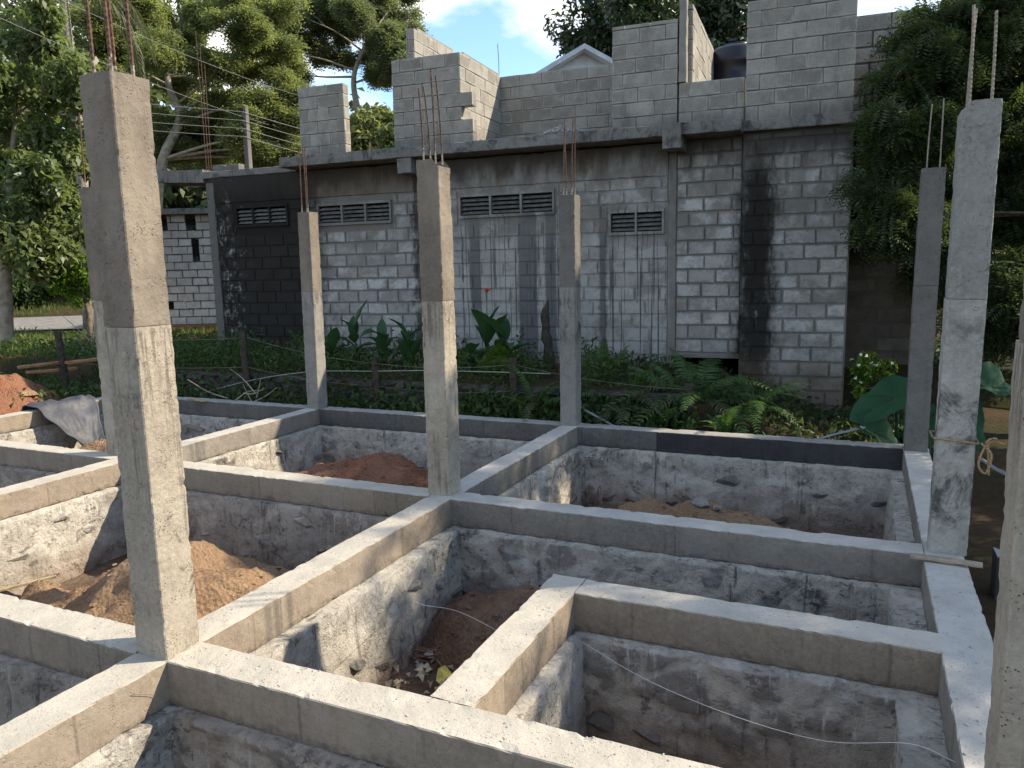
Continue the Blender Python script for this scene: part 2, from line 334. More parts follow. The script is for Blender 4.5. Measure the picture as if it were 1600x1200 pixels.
# ------------------------------------------------------------------ facade frame of the block building
FA = R(3.7); FE = Vector((math.cos(FA), math.sin(FA), 0)); FN = Vector((-math.sin(FA), math.cos(FA), 0)); FD = 8.1527
def fw(s, z, off=0.): return FE * s + FN * (FD + off) + Vector((0, 0, z))      # off > 0 is behind the wall face
FROT = FA
def facade(name, c1, c2, smear=None, stains=True, bump=.6, fine=1., age=False):
    M = Mat(name, .93, .15); P = M.pos(); sx = M.n('VectorMath', operation='DOT_PRODUCT'); M.set(sx.inputs[0], P); sx.inputs[1].default_value = FE
    s = sx.outputs['Value']; z = M.xyz()[2]
    k = M.rnd(); c = M.mix(k, c1, c2)
    c = M.mix(M.ramp(M.noise(5, 7, .68), .35, .7, 0, .5), c, [x * .58 for x in c1])
    c = M.mix(M.ramp(M.noise(48, 5, .75, (3, 3, 3)), .5, .72, 0, .55), c, [x * .45 for x in c1])
    if smear:                               # mortar smeared over the block's edges
        ge = M.n('TexCoord').outputs['Generated']; gx_, gy_, gz_ = M.xyz(ge)
        ex = M.mul(M.math('SUBTRACT', .5, M.math('ABSOLUTE', M.math('SUBTRACT', gx_, .5))), .36); ez = M.mul(M.math('SUBTRACT', .5, M.math('ABSOLUTE', M.math('SUBTRACT', gz_, .5))), .17)
        ed = M.math('SUBTRACT', M.math('MINIMUM', ex, ez), M.mul(M.math('SUBTRACT', M.noise((9, 9, 12), 6, .7, (6, 1, 8)), .42), .11))
        c = M.mix(M.math('SUBTRACT', .92, M.ramp(ed, .0, .014, 0, .92)), c, smear)
    if stains:
        wob = M.mul(M.math('SUBTRACT', M.noise((7, 7, 3.2), 8, .72, (1, 2, 3)), .5), .62); sw = M.math('ADD', s, wob)
        # grey cement wash and drips below the vents
        wwz = M.mul(M.math('MAXIMUM', M.win(s, -2.62, -.02, .05), M.win(s, .1, .96, .05)), M.ramp(z, .2, .6)); ww = M.mul(wwz, M.ramp(M.noise((4, 4, 3), 7, .65, (8, 8, 2)), .30, .55))
        c = M.mix(M.mul(ww, .7), c, (.34, .33, .308))
        gr = M.mul(M.ramp(M.noise((2.2, 2.2, 2.6), 9, .75, (4, 1, 7), .3), .47, .60), .6); c = M.mix(gr, c, (.15, .138, .12))
        cvec = M.n('CombineXYZ'); M.set(cvec.inputs[0], M.math('ADD', s, M.mul(M.noise((1, 1, 2.2), 2), .02))); M.set(cvec.inputs[1], .5); M.set(cvec.inputs[2], M.mul(z, .012))
        dr = M.ramp(M.noise(30, 1.5, .5, (7, 1, 1), vec=cvec.outputs[0]), .585, .615)
        zone = M.math('MAXIMUM', M.win(sw, -2.15, -.55, .05), M.win(sw, .0, .93, .05)); zt = M.math('SUBTRACT', 1., M.ramp(z, 2.5, 2.62))
        zl = M.ramp(M.math('ADD', z, M.mul(M.noise(9, 2, .6, (2, 5, 2), vec=cvec.outputs[0]), 3.0)), 1.75, 1.85)
        c = M.mix(M.mul(M.mul(dr, zone), M.mul(M.mul(zt, zl), .85)), c, (.05, .05, .05))
        wide = M.math('MAXIMUM', M.win(M.math('ADD', s, M.mul(wob, .12)), -1.22, -.93, .015), M.win(M.math('ADD', s, M.mul(wob, .2)), -.80, -.64, .02))
        wide = M.math('MAXIMUM', wide, M.win(M.math('ADD', s, M.mul(wob, .25)), .0, .10, .02))
        wide = M.math('MAXIMUM', wide, M.mul(M.win(M.math('ADD', s, M.mul(wob, .2)), -2.0, -1.83, .02), M.ramp(z, .8, 1.2)))
        c = M.mix(M.mul(M.mul(wide, zt), .85), c, (.085, .086, .09))
        wash = M.mul(M.mul(M.ramp(M.noise((2.6, 2.6, .8), 6, .6, (3, 9, 1)), .42, .6), M.win(s, -2.6, .97, .1)), M.ramp(z, .4, 2.4))
        c = M.mix(M.mul(wash, .3), c, (.16, .155, .15))
        # cement render smear around the vents
        sm = M.mul(M.ramp(M.noise((3.5, 3.5, 3), 7, .65, (5, 5, 1)), .40, .58), M.win(z, 2.15, 3.05, .12))
        c = M.mix(M.mul(sm, .7), c, (.16, .145, .125))
        # black mould
        bl = M.math('MAXIMUM', M.mul(M.win(sw, 1.88, 2.36, .15), M.win(M.math('ADD', z, wob), -.3, 3.05, .3)), 0.); bl = M.math('MAXIMUM', bl, M.mul(M.mul(M.win(s, 1.93, 3.2, .05), M.ramp(M.noise((14, 14, .7), 6, .7, (3, 3, 8)), .56, .66)), M.mul(M.ramp(z, 2.2, 3.3), .7)))
        bl = M.math('MAXIMUM', bl, M.mul(M.win(sw, -2.95, -2.68, .05), .8))
        bl = M.mul(bl, M.ramp(M.math('ADD', M.noise((7, 7, 4), 9, .78, (9, 2, 4)), M.mul(M.win(s, 1.93, 2.34, .12), .1)), .34, .52))
        bl = M.math('MAXIMUM', bl, M.mul(M.math('SUBTRACT', 1., M.ramp(sw, -5.0, -4.2)), M.ramp(M.math('ADD', M.noise((7, 7, 5), 9, .8, (9, 2, 4)), M.mul(M.win(s, -6.2, -4.9, .3), .14)), .36, .50)))
        c = M.mix(M.mul(bl, .96), c, (.013, .0115, .010))
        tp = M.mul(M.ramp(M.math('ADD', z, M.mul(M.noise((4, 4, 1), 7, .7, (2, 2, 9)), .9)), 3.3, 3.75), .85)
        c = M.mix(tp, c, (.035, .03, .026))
        # soil splash at the foot
        ft = M.math('SUBTRACT', 1., M.ramp(M.math('ADD', z, M.mul(M.noise((3, 3, 2), 5), .5)), .35, .95))
        c = M.mix(M.mul(ft, .7), c, (.13, .095, .06))
    if age:
        c = M.mix(M.mul(M.ramp(M.noise((5, 5, 1.2), 7, .7, (4, 6, 6)), .54, .70), .45), c, (.13, .118, .10))
        c = M.mix(M.ramp(M.noise((3.2, 3.2, 4), 7, .7, (1, 6, 2)), .56, .7, 0, .55), c, (.40, .375, .33))
        c = M.mix(M.mul(M.math('SUBTRACT', 1., M.ramp(M.math('ADD', z, M.mul(M.noise((4, 4, 1), 6, .7, (2, 7, 2)), .7)), 3.75, 4.25)), .7), c, (.075, .07, .065))
    M.color(c); h = M.math('ADD', M.noise(60 * fine, 6, .75), M.mul(M.noise(16, 4, .6), .6)); return M.bump(h, bump, .012).m
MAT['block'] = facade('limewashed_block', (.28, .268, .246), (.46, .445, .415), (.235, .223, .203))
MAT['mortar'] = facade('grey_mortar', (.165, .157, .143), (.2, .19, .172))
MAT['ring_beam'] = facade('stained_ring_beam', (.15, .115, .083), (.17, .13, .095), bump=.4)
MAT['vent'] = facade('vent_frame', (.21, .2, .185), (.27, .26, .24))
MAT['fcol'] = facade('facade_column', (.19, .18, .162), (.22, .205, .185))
MAT['slab'] = concrete('stained_slab', (.13, .125, .115), (.20, .19, .175), mold=.85, drip=.9)
MAT['ublock'] = facade('upper_block', (.24, .22, .188), (.36, .335, .292), (.33, .307, .266), stains=False, age=True)
MAT['umortar'] = facade('upper_mortar', (.24, .222, .192), (.29, .27, .235), stains=False, age=True)
MAT['dblock'] = facade('brown_block', (.11, .092, .07), (.18, .158, .13), (.12, .105, .085), stains=False)
MAT['annex'] = facade('annex_block', (.38, .365, .34), (.52, .505, .475), (.26, .25, .235), stains=False)

# ------------------------------------------------------------------ ground
X0, X1, XM1, XM2, XB = 0., 3.4, -3.5236, -7.1334, 1.4598
Y0, Y1, Y2, YB = 0., 2.6466, 5.5188, 1.3787
PIT = -.87
RP = Vector((-19.9, 12.0, 0)); RU = Vector((.76, .65, 0)).normalized(); RNN = Vector((-RU.y, RU.x, 0))
def sm(t): t = max(0., min(1., t)); return t * t * (3 - 2 * t)
def ground_h(x, y):
    if XM2 < x < 3.42 and -40 < y < Y2: return PIT + .03 * noise.noise(Vector((x * 2.3, y * 2.3, 0)))
    q = (x - RP.x) * RNN.x + (y - RP.y) * RNN.y
    g = -.12
    # behind the plot: bank up to the building
    if y > 5.4 and x > -14:
        bank = .34 - .5 * sm((x - .6) / 2.2)
        base = -.16 - .1 * sm((x - .6) / 2.0)
        g = lerp(base, bank, sm((y - 6.05) / .12))
    elif x <= XM2:
        g = lerp(-.12, .34, sm((XM2 - .6 - x) / 5.5))
    elif x >= 3.42: g = -.42 + .35 * sm((x - 6) / 8)
    if y > 9: g = max(g, .3)
    g2 = .33 + .06 * (q + 1.8)
    if q > -1.85: g = g2 if q < 1.9 else .55 + .22 * min(q - 1.9, 14)
    else: g = lerp(g, .30, sm((q + 6.5) / 4.6))
    amp = .05 if q < -1.9 or q > 2 else .0
    return g + amp * noise.noise(Vector((x * .9, y * .9, 3))) * 1.2 - (.03 if -1.8 < q < 1.8 else 0)
def axis(dense, far):
    a = list(np.arange(dense[0], dense[1], dense[2])); return sorted(set(np.round(far + a, 4)))
gx = axis((-16, 8, .2), [-600, -300, -150, -90, -60, -48, -40, -34, -30, -28, -26, -24.5, -23.2, -22, -21, -20, -19.2, -18.5, -17.8, -17.2, -16.6, XM2 - .001, XM2 + .001, 3.419, 3.421, 9, 11, 14, 20, 30, 60, 150, 400])
gy = axis((-4, 14, .2), [-600, -300, -100, -39.9, -20, -10, -6, Y2 - .001, Y2 + .001, 6.05, 6.1, 6.15, 6.2, 15, 16, 17, 18, 19, 20, 21, 22, 24, 26, 28, 32, 38, 46, 60, 100, 200, 400, 600])
V = [(x, y, ground_h(x, y)) for y in gy for x in gx]; nx = len(gx)
Q = [(j*nx+i, j*nx+i+1, (j+1)*nx+i+1, (j+1)*nx+i) for j in range(len(gy)-1) for i in range(nx-1)]
def ground_mat():
    M = Mat('site_ground', 1., .05); xx, yy, zz = M.xyz()
    pit = M.mix(M.ramp(M.noise(2.4, 6, .65), .35, .7), (.18, .115, .078), (.24, .185, .14))
    pit = M.mix(M.ramp(M.noise(22, 7, .75), .45, .7, 0, .7), pit, (.085, .06, .047))
    ver = M.mix(M.ramp(M.noise(.9, 6, .6), .4, .65), (.05, .052, .024), (.10, .065, .042))
    ver = M.mix(M.ramp(M.noise(18, 6, .7), .4, .7, 0, .6), ver, (.05, .045, .025))
    red = M.win(M.math('ADD', xx, M.mul(M.noise(1.3, 4), 2.)), -13.2, -10.2, .6)
    ver = M.mix(M.mul(red, .85), ver, (.36, .165, .075))
    c = M.mix(M.ramp(zz, -.6, -.5), pit, ver)
    M.color(c); return M.bump(M.math('ADD', M.noise(26, 8, .8), M.noise(7, 5, .6)), 1., .04).m
MAT['ground'] = ground_mat()
tag(link('ground', npmesh('ground', V, Q, True), MAT['ground']), kind='structure')
rm = MB(); n = 40
for i in range(n + 1):
    t = lerp(-40, 45, i / n); c = RP + RU * t; bend = .012 * max(0, t - 4) ** 2 * 0
    for q in (-1.75, -.6, .6, 1.8):
        p = c + RNN * (q + bend); rm.V.append((p.x, p.y, .34 + .06 * (q + 1.8) + .006))
for i in range(n):
    for k in range(3): rm.F.append((i*4+k+4, i*4+k+5, i*4+k+1, i*4+k))
tag(rm.build('road', MAT['asphalt'], smooth=True), kind='structure')

# ------------------------------------------------------------------ foundation
WB, HB = .2065, .2094
found = tag(empty('foundation', (0, 0, PIT)), 'grid of concrete plinth beams on rubble stone walls around open pits', 'foundation')
STONES = []
for k in range(10):
    rr = random.Random(k); import bmesh
    bm = bmesh.new()
    for i in range(14):
        v = Vector((rr.gauss(0, 1), rr.gauss(0, 1), rr.gauss(0, 1))).normalized(); v.x *= rr.uniform(.8, 1.15); v.z *= rr.uniform(.55, .85); bm.verts.new(v * .5)
    r_ = bmesh.ops.convex_hull(bm, input=bm.verts)
    bmesh.ops.delete(bm, geom=list({g for g in r_['geom_interior'] if isinstance(g, bmesh.types.BMVert)}), context='VERTS')
    me = bpy.data.meshes.new('stone'); bm.to_mesh(me); bm.free(); STONES.append(me)
STONE_BY = {}
def stone_mesh(k, mat):
    key = (k, mat)
    if key not in STONE_BY:
        me = STONES[k].copy(); me.materials.append(MAT[mat]); STONE_BY[key] = me
    return STONE_BY[key]
def local_parent(o, par): o.parent = par; o.matrix_parent_inverse = Matrix.Translation(par.location).inverted(); return o

def wall_mesh(L, axis, off_a, off_b, ztop, zbot, seed, spread=.05, step=.026):
    """rubble strip: +n face off_b, -n face off_a (metres from the axis); returns mesh in local coords, x along the axis"""
    nz_ = int((ztop - zbot) / step); nl = int(L / step); V = []; A = []; F = []
    rows = []
    def pt(s, z, side):
        base = off_b if side > 0 else off_a; dpt = (ztop - z) / (ztop - zbot)
        p = Vector((s, side * 5.3 + seed * 7.7, z)); d, pp = noise.voronoi(Vector((p.x * 3.6, p.y, p.z * 4.6)) + noise.noise_vector(p * 4) * .35)
        e = d[1] - d[0]; ex = noise.noise(Vector((p.x * 1.3, p.y + 9, p.z * 1.6))) + .12
        ex = sm(ex * 2.0); st = sm(e * 4) * ex
        r = base + spread * dpt + .018 * st + .009 * noise.noise(p * 3) + .006 * noise.noise(p * 10) + .008 * noise.noise(p * 23)
        fl = noise.noise(Vector((p.x * 5.5, p.y, p.z * 8.5))) * 3.2; r += .013 * (math.floor(fl) + sm((fl - math.floor(fl) - .8) * 5)) * .36
        return Vector((s, side * r, z)), st * (.45 + .55 * abs(noise.cell(pp[0] * 3.1)))
    for side in (-1, 1):
        for j in range(nz_ + 1):
            for i in range(nl + 1):
                v, a = pt(L * i / nl, lerp(zbot, ztop, j / nz_), side)
                if j == nz_: v.z += .012 * noise.noise(v * 9)
                V.append(v); A.append(a if j < nz_ else 0)
    n1 = nl + 1; h = (nz_ + 1) * n1
    for j in range(nz_):
        for i in range(nl):
            a = j * n1 + i; F.append((a, a + 1, a + n1 + 1, a + n1)); b = h + a; F.append((b + 1, b, b + n1, b + n1 + 1))
    for i in range(nl):
        a = nz_ * n1 + i; F.append((a, a + 1, h + a + 1, h + a))
    for j in range(nz_):
        for e in (0, nl):
            a = j * n1 + e; q = (a, a + n1, h + a + n1, h + a); F.append(q if e == 0 else q[::-1])
    V = np.array(V)
    if axis == 'Y': V = V[:, [1, 0, 2]]; V[:, 0] *= -1
    return npmesh('rubble_wall', V, F, True, A)
SEED = [0]
def segment(axis, a, b, c, mat='beam', rmat='rubble', ra=.145, rb=.145, ztop=0., hb=HB, stones=0, side=-1, smat='stone_grey', label=None, wb=WB, dz=0):
    """a..b along the axis, c is the other coordinate"""
    SEED[0] += 1; L = b - a
    m_ = rough_prism(wb, hb, L, axis, .035, .0022, .011, SEED[0])
    o = m_.build('plinth_beam', MAT[mat]); o.location = (a, c, ztop - hb / 2) if axis == 'X' else (c, a, ztop - hb / 2)
    if label: o['label'] = label
    local_parent(o, found)
    me = wall_mesh(L, axis, ra, rb, ztop - hb - .004, PIT - .06, SEED[0]); wo = link('rubble_wall', me, MAT[rmat])
    wo.location = (a, c, 0) if axis == 'X' else (c, a, 0); local_parent(wo, found)
    rr = random.Random(SEED[0] * 13)
    for i in range(stones):
        s = (i + rr.uniform(.2, .8)) / stones * L; z = rr.uniform(PIT + .08, ztop - hb - .1); sz = rr.uniform(.13, .26)
        so_ = bpy.data.objects.new('stone', stone_mesh(rr.randrange(10), smat)); COL.objects.link(so_)
        dp = (ra if side < 0 else rb) + .05 * (ztop - hb - z) / .67 - .012
        so_.location = (a + s, c + side * dp, z) if axis == 'X' else (c - side * dp, a + s, z)
        if axis == 'X': so_.scale = (sz, .11, sz * .75)
        else: so_.scale = (.11, sz, sz * .75)
        so_.rotation_euler = (0, rr.uniform(-.3, .3), 0) if axis == 'X' else (rr.uniform(-.3, .3), 0, 0)
        bpy.context.view_layer.update() if False else None
        so_.parent = wo; so_.matrix_parent_inverse = Matrix.Translation(wo.location).inverted()
h = WB / 2
# for a Y beam the local -n face looks to +X, so ra is the +X side there
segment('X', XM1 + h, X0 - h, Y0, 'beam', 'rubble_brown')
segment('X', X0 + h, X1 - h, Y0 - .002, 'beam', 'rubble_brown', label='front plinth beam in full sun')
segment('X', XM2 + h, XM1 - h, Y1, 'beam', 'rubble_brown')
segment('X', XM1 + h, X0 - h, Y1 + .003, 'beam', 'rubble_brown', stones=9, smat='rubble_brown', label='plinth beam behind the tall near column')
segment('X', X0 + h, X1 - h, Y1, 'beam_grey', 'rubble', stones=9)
segment('X', XM2 - h, XM1 - h, Y2, 'beam_dark_grey', 'rubble')
segment('X', XM1 + h, X0 - h, Y2 + .004, 'beam_dark_grey', 'rubble', stones=8)
segment('X', X0 + h, X0 + .98, Y2, 'beam_dark_grey', 'rubble', stones=3)
segment('X', X0 + .982, X1 - h, Y2 - .001, 'beam_dark', 'rubble', stones=5, label='black plinth beam under the ferns')
segment('X', XB + h, X1 - h, YB, 'beam', 'rubble', stones=5, smat='stone_grey')
segment('Y', -2.3, Y0 - h, X0, 'beam', 'rubble_lit', stones=4, side=-1)
segment('Y', Y0 - h, Y1 - h, X0 + .001, 'beam', 'rubble', ra=.19, stones=10, side=-1)
segment('Y', Y1 - h, Y2 + h, X0, 'beam_grey', 'rubble', stones=8, side=-1)
segment('Y', -2.3, Y1 - h, XM1, 'beam', 'rubble_lit', stones=16, side=-1, smat='rubble_lit', label='sunlit plinth beam over pale rubble')
segment('Y', Y1 - h, Y2 - h, XM1 + .002, 'beam_grey', 'rubble', stones=8, side=-1)
segment('Y', -2.3, Y2 - h, XM2, 'beam', 'rubble_lit')
segment('Y', Y0 + h, YB + h, XB, 'beam', 'rubble_lit', ra=.16, stones=3, side=-1)
segment('Y', -2.3, Y1 - .13, X1, 'beam_grey', 'rubble', rb=.27, wb=.225)
segment('Y', Y1 - .128, Y2 + h, X1 + .003, 'beam_grey', 'rubble', rb=.2, wb=.21)
# corner lumps of spilt mortar where beams meet
def lump(x, y, z, r, hgt, name='mortar_lump', mat='beam'):
    mb = MB(); n = 14; V = [(0, 0, hgt)]; F = []
    for k in range(1, 4):
        for i in range(n):
            a = 2 * math.pi * i / n; q = r * k / 3 * (1 + .35 * noise.noise(Vector((x * 7 + math.cos(a), y * 5 + math.sin(a), k * .2))))
            V.append((q * math.cos(a), q * math.sin(a), hgt * (1 - (k / 3) ** 1.5) * (.7 + .6 * random.random()) - (.004 if k == 3 else 0)))
    for i in range(n): F.append((0, 1 + i, 1 + (i + 1) % n))
    for k in range(2):
        for i in range(n): F.append((1+k*n+i, 1+(k+1)*n+i, 1+(k+1)*n+(i+1) % n, 1+k*n+(i+1) % n))
    o = mb.add(V, F).build(name, MAT[mat], None, True, (x, y, z)); local_parent(o, found); return o
for (x, y, r, hh) in ((.16, .12, .07, .035), (-.14, -.07, .08, .03), (.11, -.13, .06, .03), (.15, .04, .05, .025), (-.05, -.14, .05, .02), (.12, 2.52, .07, .03), (-.13, 2.64, .06, .02), (.12, 2.75, .06, .03), (.02, 5.4, .08, .02), (3.36, 2.5, .08, .02)):
    pass

# ------------------------------------------------------------------ columns
def rebar_mesh(L, rad, seed):
    mb = MB(); rr = random.Random(seed); bx, by = rr.uniform(-.03, .03), rr.uniform(-.03, .03); pts = []; rads = []
    nn = int(L / .012)
    for i in range(nn + 1):
        t = i / nn; pts.append((bx * t * t, by * t * t, t * L)); rads.append(rad * (1.14 if i % 2 else .92))
    return mb.tube(pts, rads, 6).mesh('rebar')
def column(x, y, H, lift, w, bars, barlen, label, mlow, mup, lean=(0, 0), rad=.007, bevel_top=0, wy=None):
    root = tag(empty('concrete_column', (x, y, 0)), label, 'column', 'concrete columns of the new foundation')
    wy = wy or w; SEED[0] += 1
    fine = .022 if w > .189 else .035
    lo = rough_prism(w, wy, lift, 'Z', fine, .0032, .008, SEED[0], .005); lo.build('lower_shaft', MAT[mlow], root)
    up_ = rough_prism(w * .985, wy * .985, H - lift - .003, 'Z', fine, .003, .009, SEED[0] + 50, .005)
    V = []
    for v in up_.V:
        z = v[2]
        if bevel_top and z > H - lift - .06 and v[0] * bevel_top > .3 * w: z -= .05
        elif z > H - lift - .03: z += .008 * noise.noise(Vector((v[0] * 20, v[1] * 20, SEED[0])))
        V.append((v[0], v[1], z))
    up_.V = V; up_.build('upper_shaft', MAT[mup], root, loc=(.003, -.002, lift + .003))
    q = w / 2 - .045; L = barlen
    for k, (sx, sy) in enumerate(((-1, -1), (1, -1), (-1, 1), (1, 1))):
        if k >= bars: break
        me = rebar_mesh(L * random.uniform(.86, 1.06), rad, SEED[0] * 9 + k); b = link('rebar', me, MAT['rust'], root, (sx * q, sy * q, H - .03))
        me.materials.append(MAT['rust_pale']); zz = [p.center.z for p in me.polygons]
        me.polygons.foreach_set('material_index', [1 if x > 3 or z < random.uniform(.06, .13) else 0 for z in zz])
    root.rotation_euler = (lean[1], lean[0], 0); return root
column(0, 0, 2.56, 1.513, .195, 4, .95, 'tall brown concrete column nearest the camera, its side face fully sunlit', 'col_low', 'col_up', (-.004, 0), .008)
column(-3.745, 2.77, 2.57, 1.51, .195, 2, .80, 'concrete column half hidden behind the tall sunlit near column', 'col_low', 'col_up', (-.01, 0))
column(-.035, 2.70, 2.53, 1.50, .19, 4, .62, 'concrete column at the centre with one sunlit edge and four rebars', 'col_low', 'col_up', (0, 0), .006, 1)
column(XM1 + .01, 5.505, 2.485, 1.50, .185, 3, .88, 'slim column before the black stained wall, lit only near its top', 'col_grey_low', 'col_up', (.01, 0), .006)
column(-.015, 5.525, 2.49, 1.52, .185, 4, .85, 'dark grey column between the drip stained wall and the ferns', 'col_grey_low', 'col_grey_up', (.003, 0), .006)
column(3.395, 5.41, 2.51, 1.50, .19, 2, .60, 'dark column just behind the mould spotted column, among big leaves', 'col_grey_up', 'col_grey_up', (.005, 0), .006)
column(3.425, 2.70, 2.575, 1.50, .195, 3, .52, 'pale column with black mould patches and a rope tied round it', 'col_mould', 'col_pale', (.008, 0), .008, -1)
column(3.4, .0, 2.6, 1.50, .2, 4, .5, 'brown column cut off by the right edge of the picture', 'col_low', 'col_up', (.0, 0), .008)

# ------------------------------------------------------------------ block building
BLOCKS = []
for k in range(8):
    rr = random.Random(100 + k); bm = bmesh.new(); bmesh.ops.create_cube(bm, size=1)
    for v in bm.verts: v.co += Vector((rr.uniform(-.016, .016), rr.uniform(-.02, .02), rr.uniform(-.03, .03)))
    bmesh.ops.bevel(bm, geom=[e for e in bm.edges], offset=.028, segments=1, affect='EDGES')
    for v in bm.verts: v.co += Vector((rr.uniform(-.008, .008), rr.uniform(-.03, .03), rr.uniform(-.012, .012)))
    me = bpy.data.meshes.new('block'); bm.to_mesh(me); bm.free(); BLOCKS.append(me)
BLK = {}
def block_mesh(k, mat):
    if (k, mat) not in BLK:
        me = BLOCKS[k].copy(); me.materials.append(MAT[mat]); BLK[(k, mat)] = me
    return BLK[(k, mat)]
ROW, LEN = .19, .372
def rows_of(s0, s1, z0, z1, holes=(), seed=0, row=ROW, ln=LEN, ends=None):
    """running-bond cells (s centre, z centre, length, height)"""
    rr = random.Random(seed); o = []; j = 0; z = z0
    while z < z1 - .05:
        hh = min(row, z1 - z); s = s0 - (ln / 2 if (j + seed) % 2 else 0) - rr.uniform(0, .03); a1 = s1
        if ends: a1 = s1 + ends(j)
        while s < a1 - .03:
            l = ln * rr.uniform(.93, 1.05)
            a, b = max(s, s0), min(s + l, a1)
            if a1 - b < .08: b = a1; l = b - s
            if b - a > .05:
                segs = [(a, b)]
                for (ha, hb_, hz0, hz1) in holes:
                    if z + hh - .02 > hz0 and z + .02 < hz1:
                        ns = []
                        for (p, q) in segs:
                            if q <= ha or p >= hb_: ns.append((p, q)); continue
                            if p < ha: ns.append((p, ha))
                            if q > hb_: ns.append((hb_, q))
                        segs = ns
                for (p, q) in segs:
                    if q - p > .04: o.append(((p + q) / 2, z + hh / 2, q - p, hh))
            s += l
        z += hh; j += 1
    return o
JT = .024
def lay(parent, cells, M, mat, depth=.05, proud=.0, seed=0, joint=JT, inv=None, name='block'):
    """one object per cell; M maps (s, out, z) to world, -y of local is the outside"""
    rr = random.Random(seed); Rm = M.to_3x3().to_4x4(); inv = inv if inv is not None else Matrix()
    for (s, z, l, hh) in cells:
        o = bpy.data.objects.new(name, block_mesh(rr.randrange(8), mat)); COL.objects.link(o); o.parent = parent
        o.matrix_parent_inverse = inv
        p = M @ Vector((s, depth / 2 - proud - rr.uniform(.0, .007), z))
        o.matrix_basis = Matrix.Translation(p) @ Rm @ Matrix.Rotation(rr.uniform(-.006, .006), 4, 'Y') @ Matrix.Diagonal((l - joint * rr.uniform(.6, 1.3), depth, hh - joint * rr.uniform(.7, 1.3), 1))
def lay_joined(parent, cells, M, mat, depth=.05, proud=0., seed=0, name='block_courses', joint=JT):
    rr = random.Random(seed); mb = MB()
    for (s, z, l, hh) in cells:
        me = BLOCKS[rr.randrange(8)]; T = Matrix.Translation(M @ Vector((s, depth / 2 - proud - rr.uniform(0, .007), z))) @ M.to_3x3().to_4x4() @ Matrix.Diagonal((l - joint, depth, hh - joint, 1))
        mb.add([T @ v.co for v in me.vertices], [tuple(p.vertices) for p in me.polygons])
    o = mb.build(name, MAT[mat], parent); o['kind'] = 'stuff'; return o
FM = Matrix.Translation(FN * FD) @ Matrix.Rotation(FA, 4, 'Z')       # (s, off, z) -> world
bld = tag(empty('block_building'), 'weathered grey block house with louvred vents and a stained concrete slab', 'building')
def fbox(name, s0, s1, o0, o1, z0, z1, mat, parent=bld, label=None, rough=True):
    SEED[0] += 1
    if rough and max(s1 - s0, z1 - z0, o1 - o0) > .3:
        if s1 - s0 >= z1 - z0: mb = rough_prism(o1 - o0, z1 - z0, s1 - s0, 'X', .09, .004, .02, SEED[0], .008); T = Matrix.Translation((s0, (o0 + o1) / 2, (z0 + z1) / 2))
        else: mb = rough_prism(s1 - s0, o1 - o0, z1 - z0, 'Z', .09, .004, .02, SEED[0], .008); T = Matrix.Translation(((s0 + s1) / 2, (o0 + o1) / 2, z0))
        mb.V = [tuple(FM @ T @ Vector(v)) for v in mb.V]
    else:
        mb = MB().box((s0, o0, z0), (s1, o1, z1), FM)
    o = mb.build(name, MAT[mat], parent)
    if label: o['label'] = label
    return o
VENTS = [(-6.25, -5.25, 2.56, 2.83, 3), (-4.62, -3.33, 2.52, 2.79, 3), (-2.12, -.68, 2.53, 2.80, 3), (.17, .88, 2.20, 2.46, 2)]
HOLES = [(a - .05, b + .05, c - .05, d + .05) for a, b, c, d, _ in VENTS]
# mortar core (recessed), with real vent openings, in strips
core = empty('wall'); core.parent = bld
def corewall(s0, s1, z0, z1, o0, o1, holes, mat='mortar', par=None):
    ss = sorted({s0, s1} | {x for hh in holes for x in hh[:2] if s0 < x < s1}); mb = MB()
    for a, b in zip(ss[:-1], ss[1:]):
        zz = [(z0, z1)]
        for hh in holes:
            if hh[0] < (a + b) / 2 < hh[1]: zz = [(z0, hh[2]), (hh[3], z1)]
        for c, d in zz: mb.box((a, o0, c), (b, o1, d), FM)
    return mb.build('mortar_bed', MAT[mat], par or core)
VH = [(a, b, c, d) for a, b, c, d, _ in VENTS]
corewall(-6.72, .97, -.1, 2.93, .008, .15, VH)
corewall(1.07, 1.93, .5, 3.38, .012, .15, [])
corewall(1.93, 3.24, -.35, 3.40, -.052, .15, [])
cells = rows_of(-4.68, .965, .30, 2.92, HOLES, 1); lay(core, cells, FM, 'block', seed=1)
cells = rows_of(1.075, 1.925, .53, 3.36, (), 2); lay(core, cells, FM, 'block', seed=2)
cells = rows_of(1.935, 3.235, -.32, 3.38, (), 3)
FM2 = FM @ Matrix.Translation((0, -.06, 0)); lay(core, cells, FM2, 'block', seed=3)
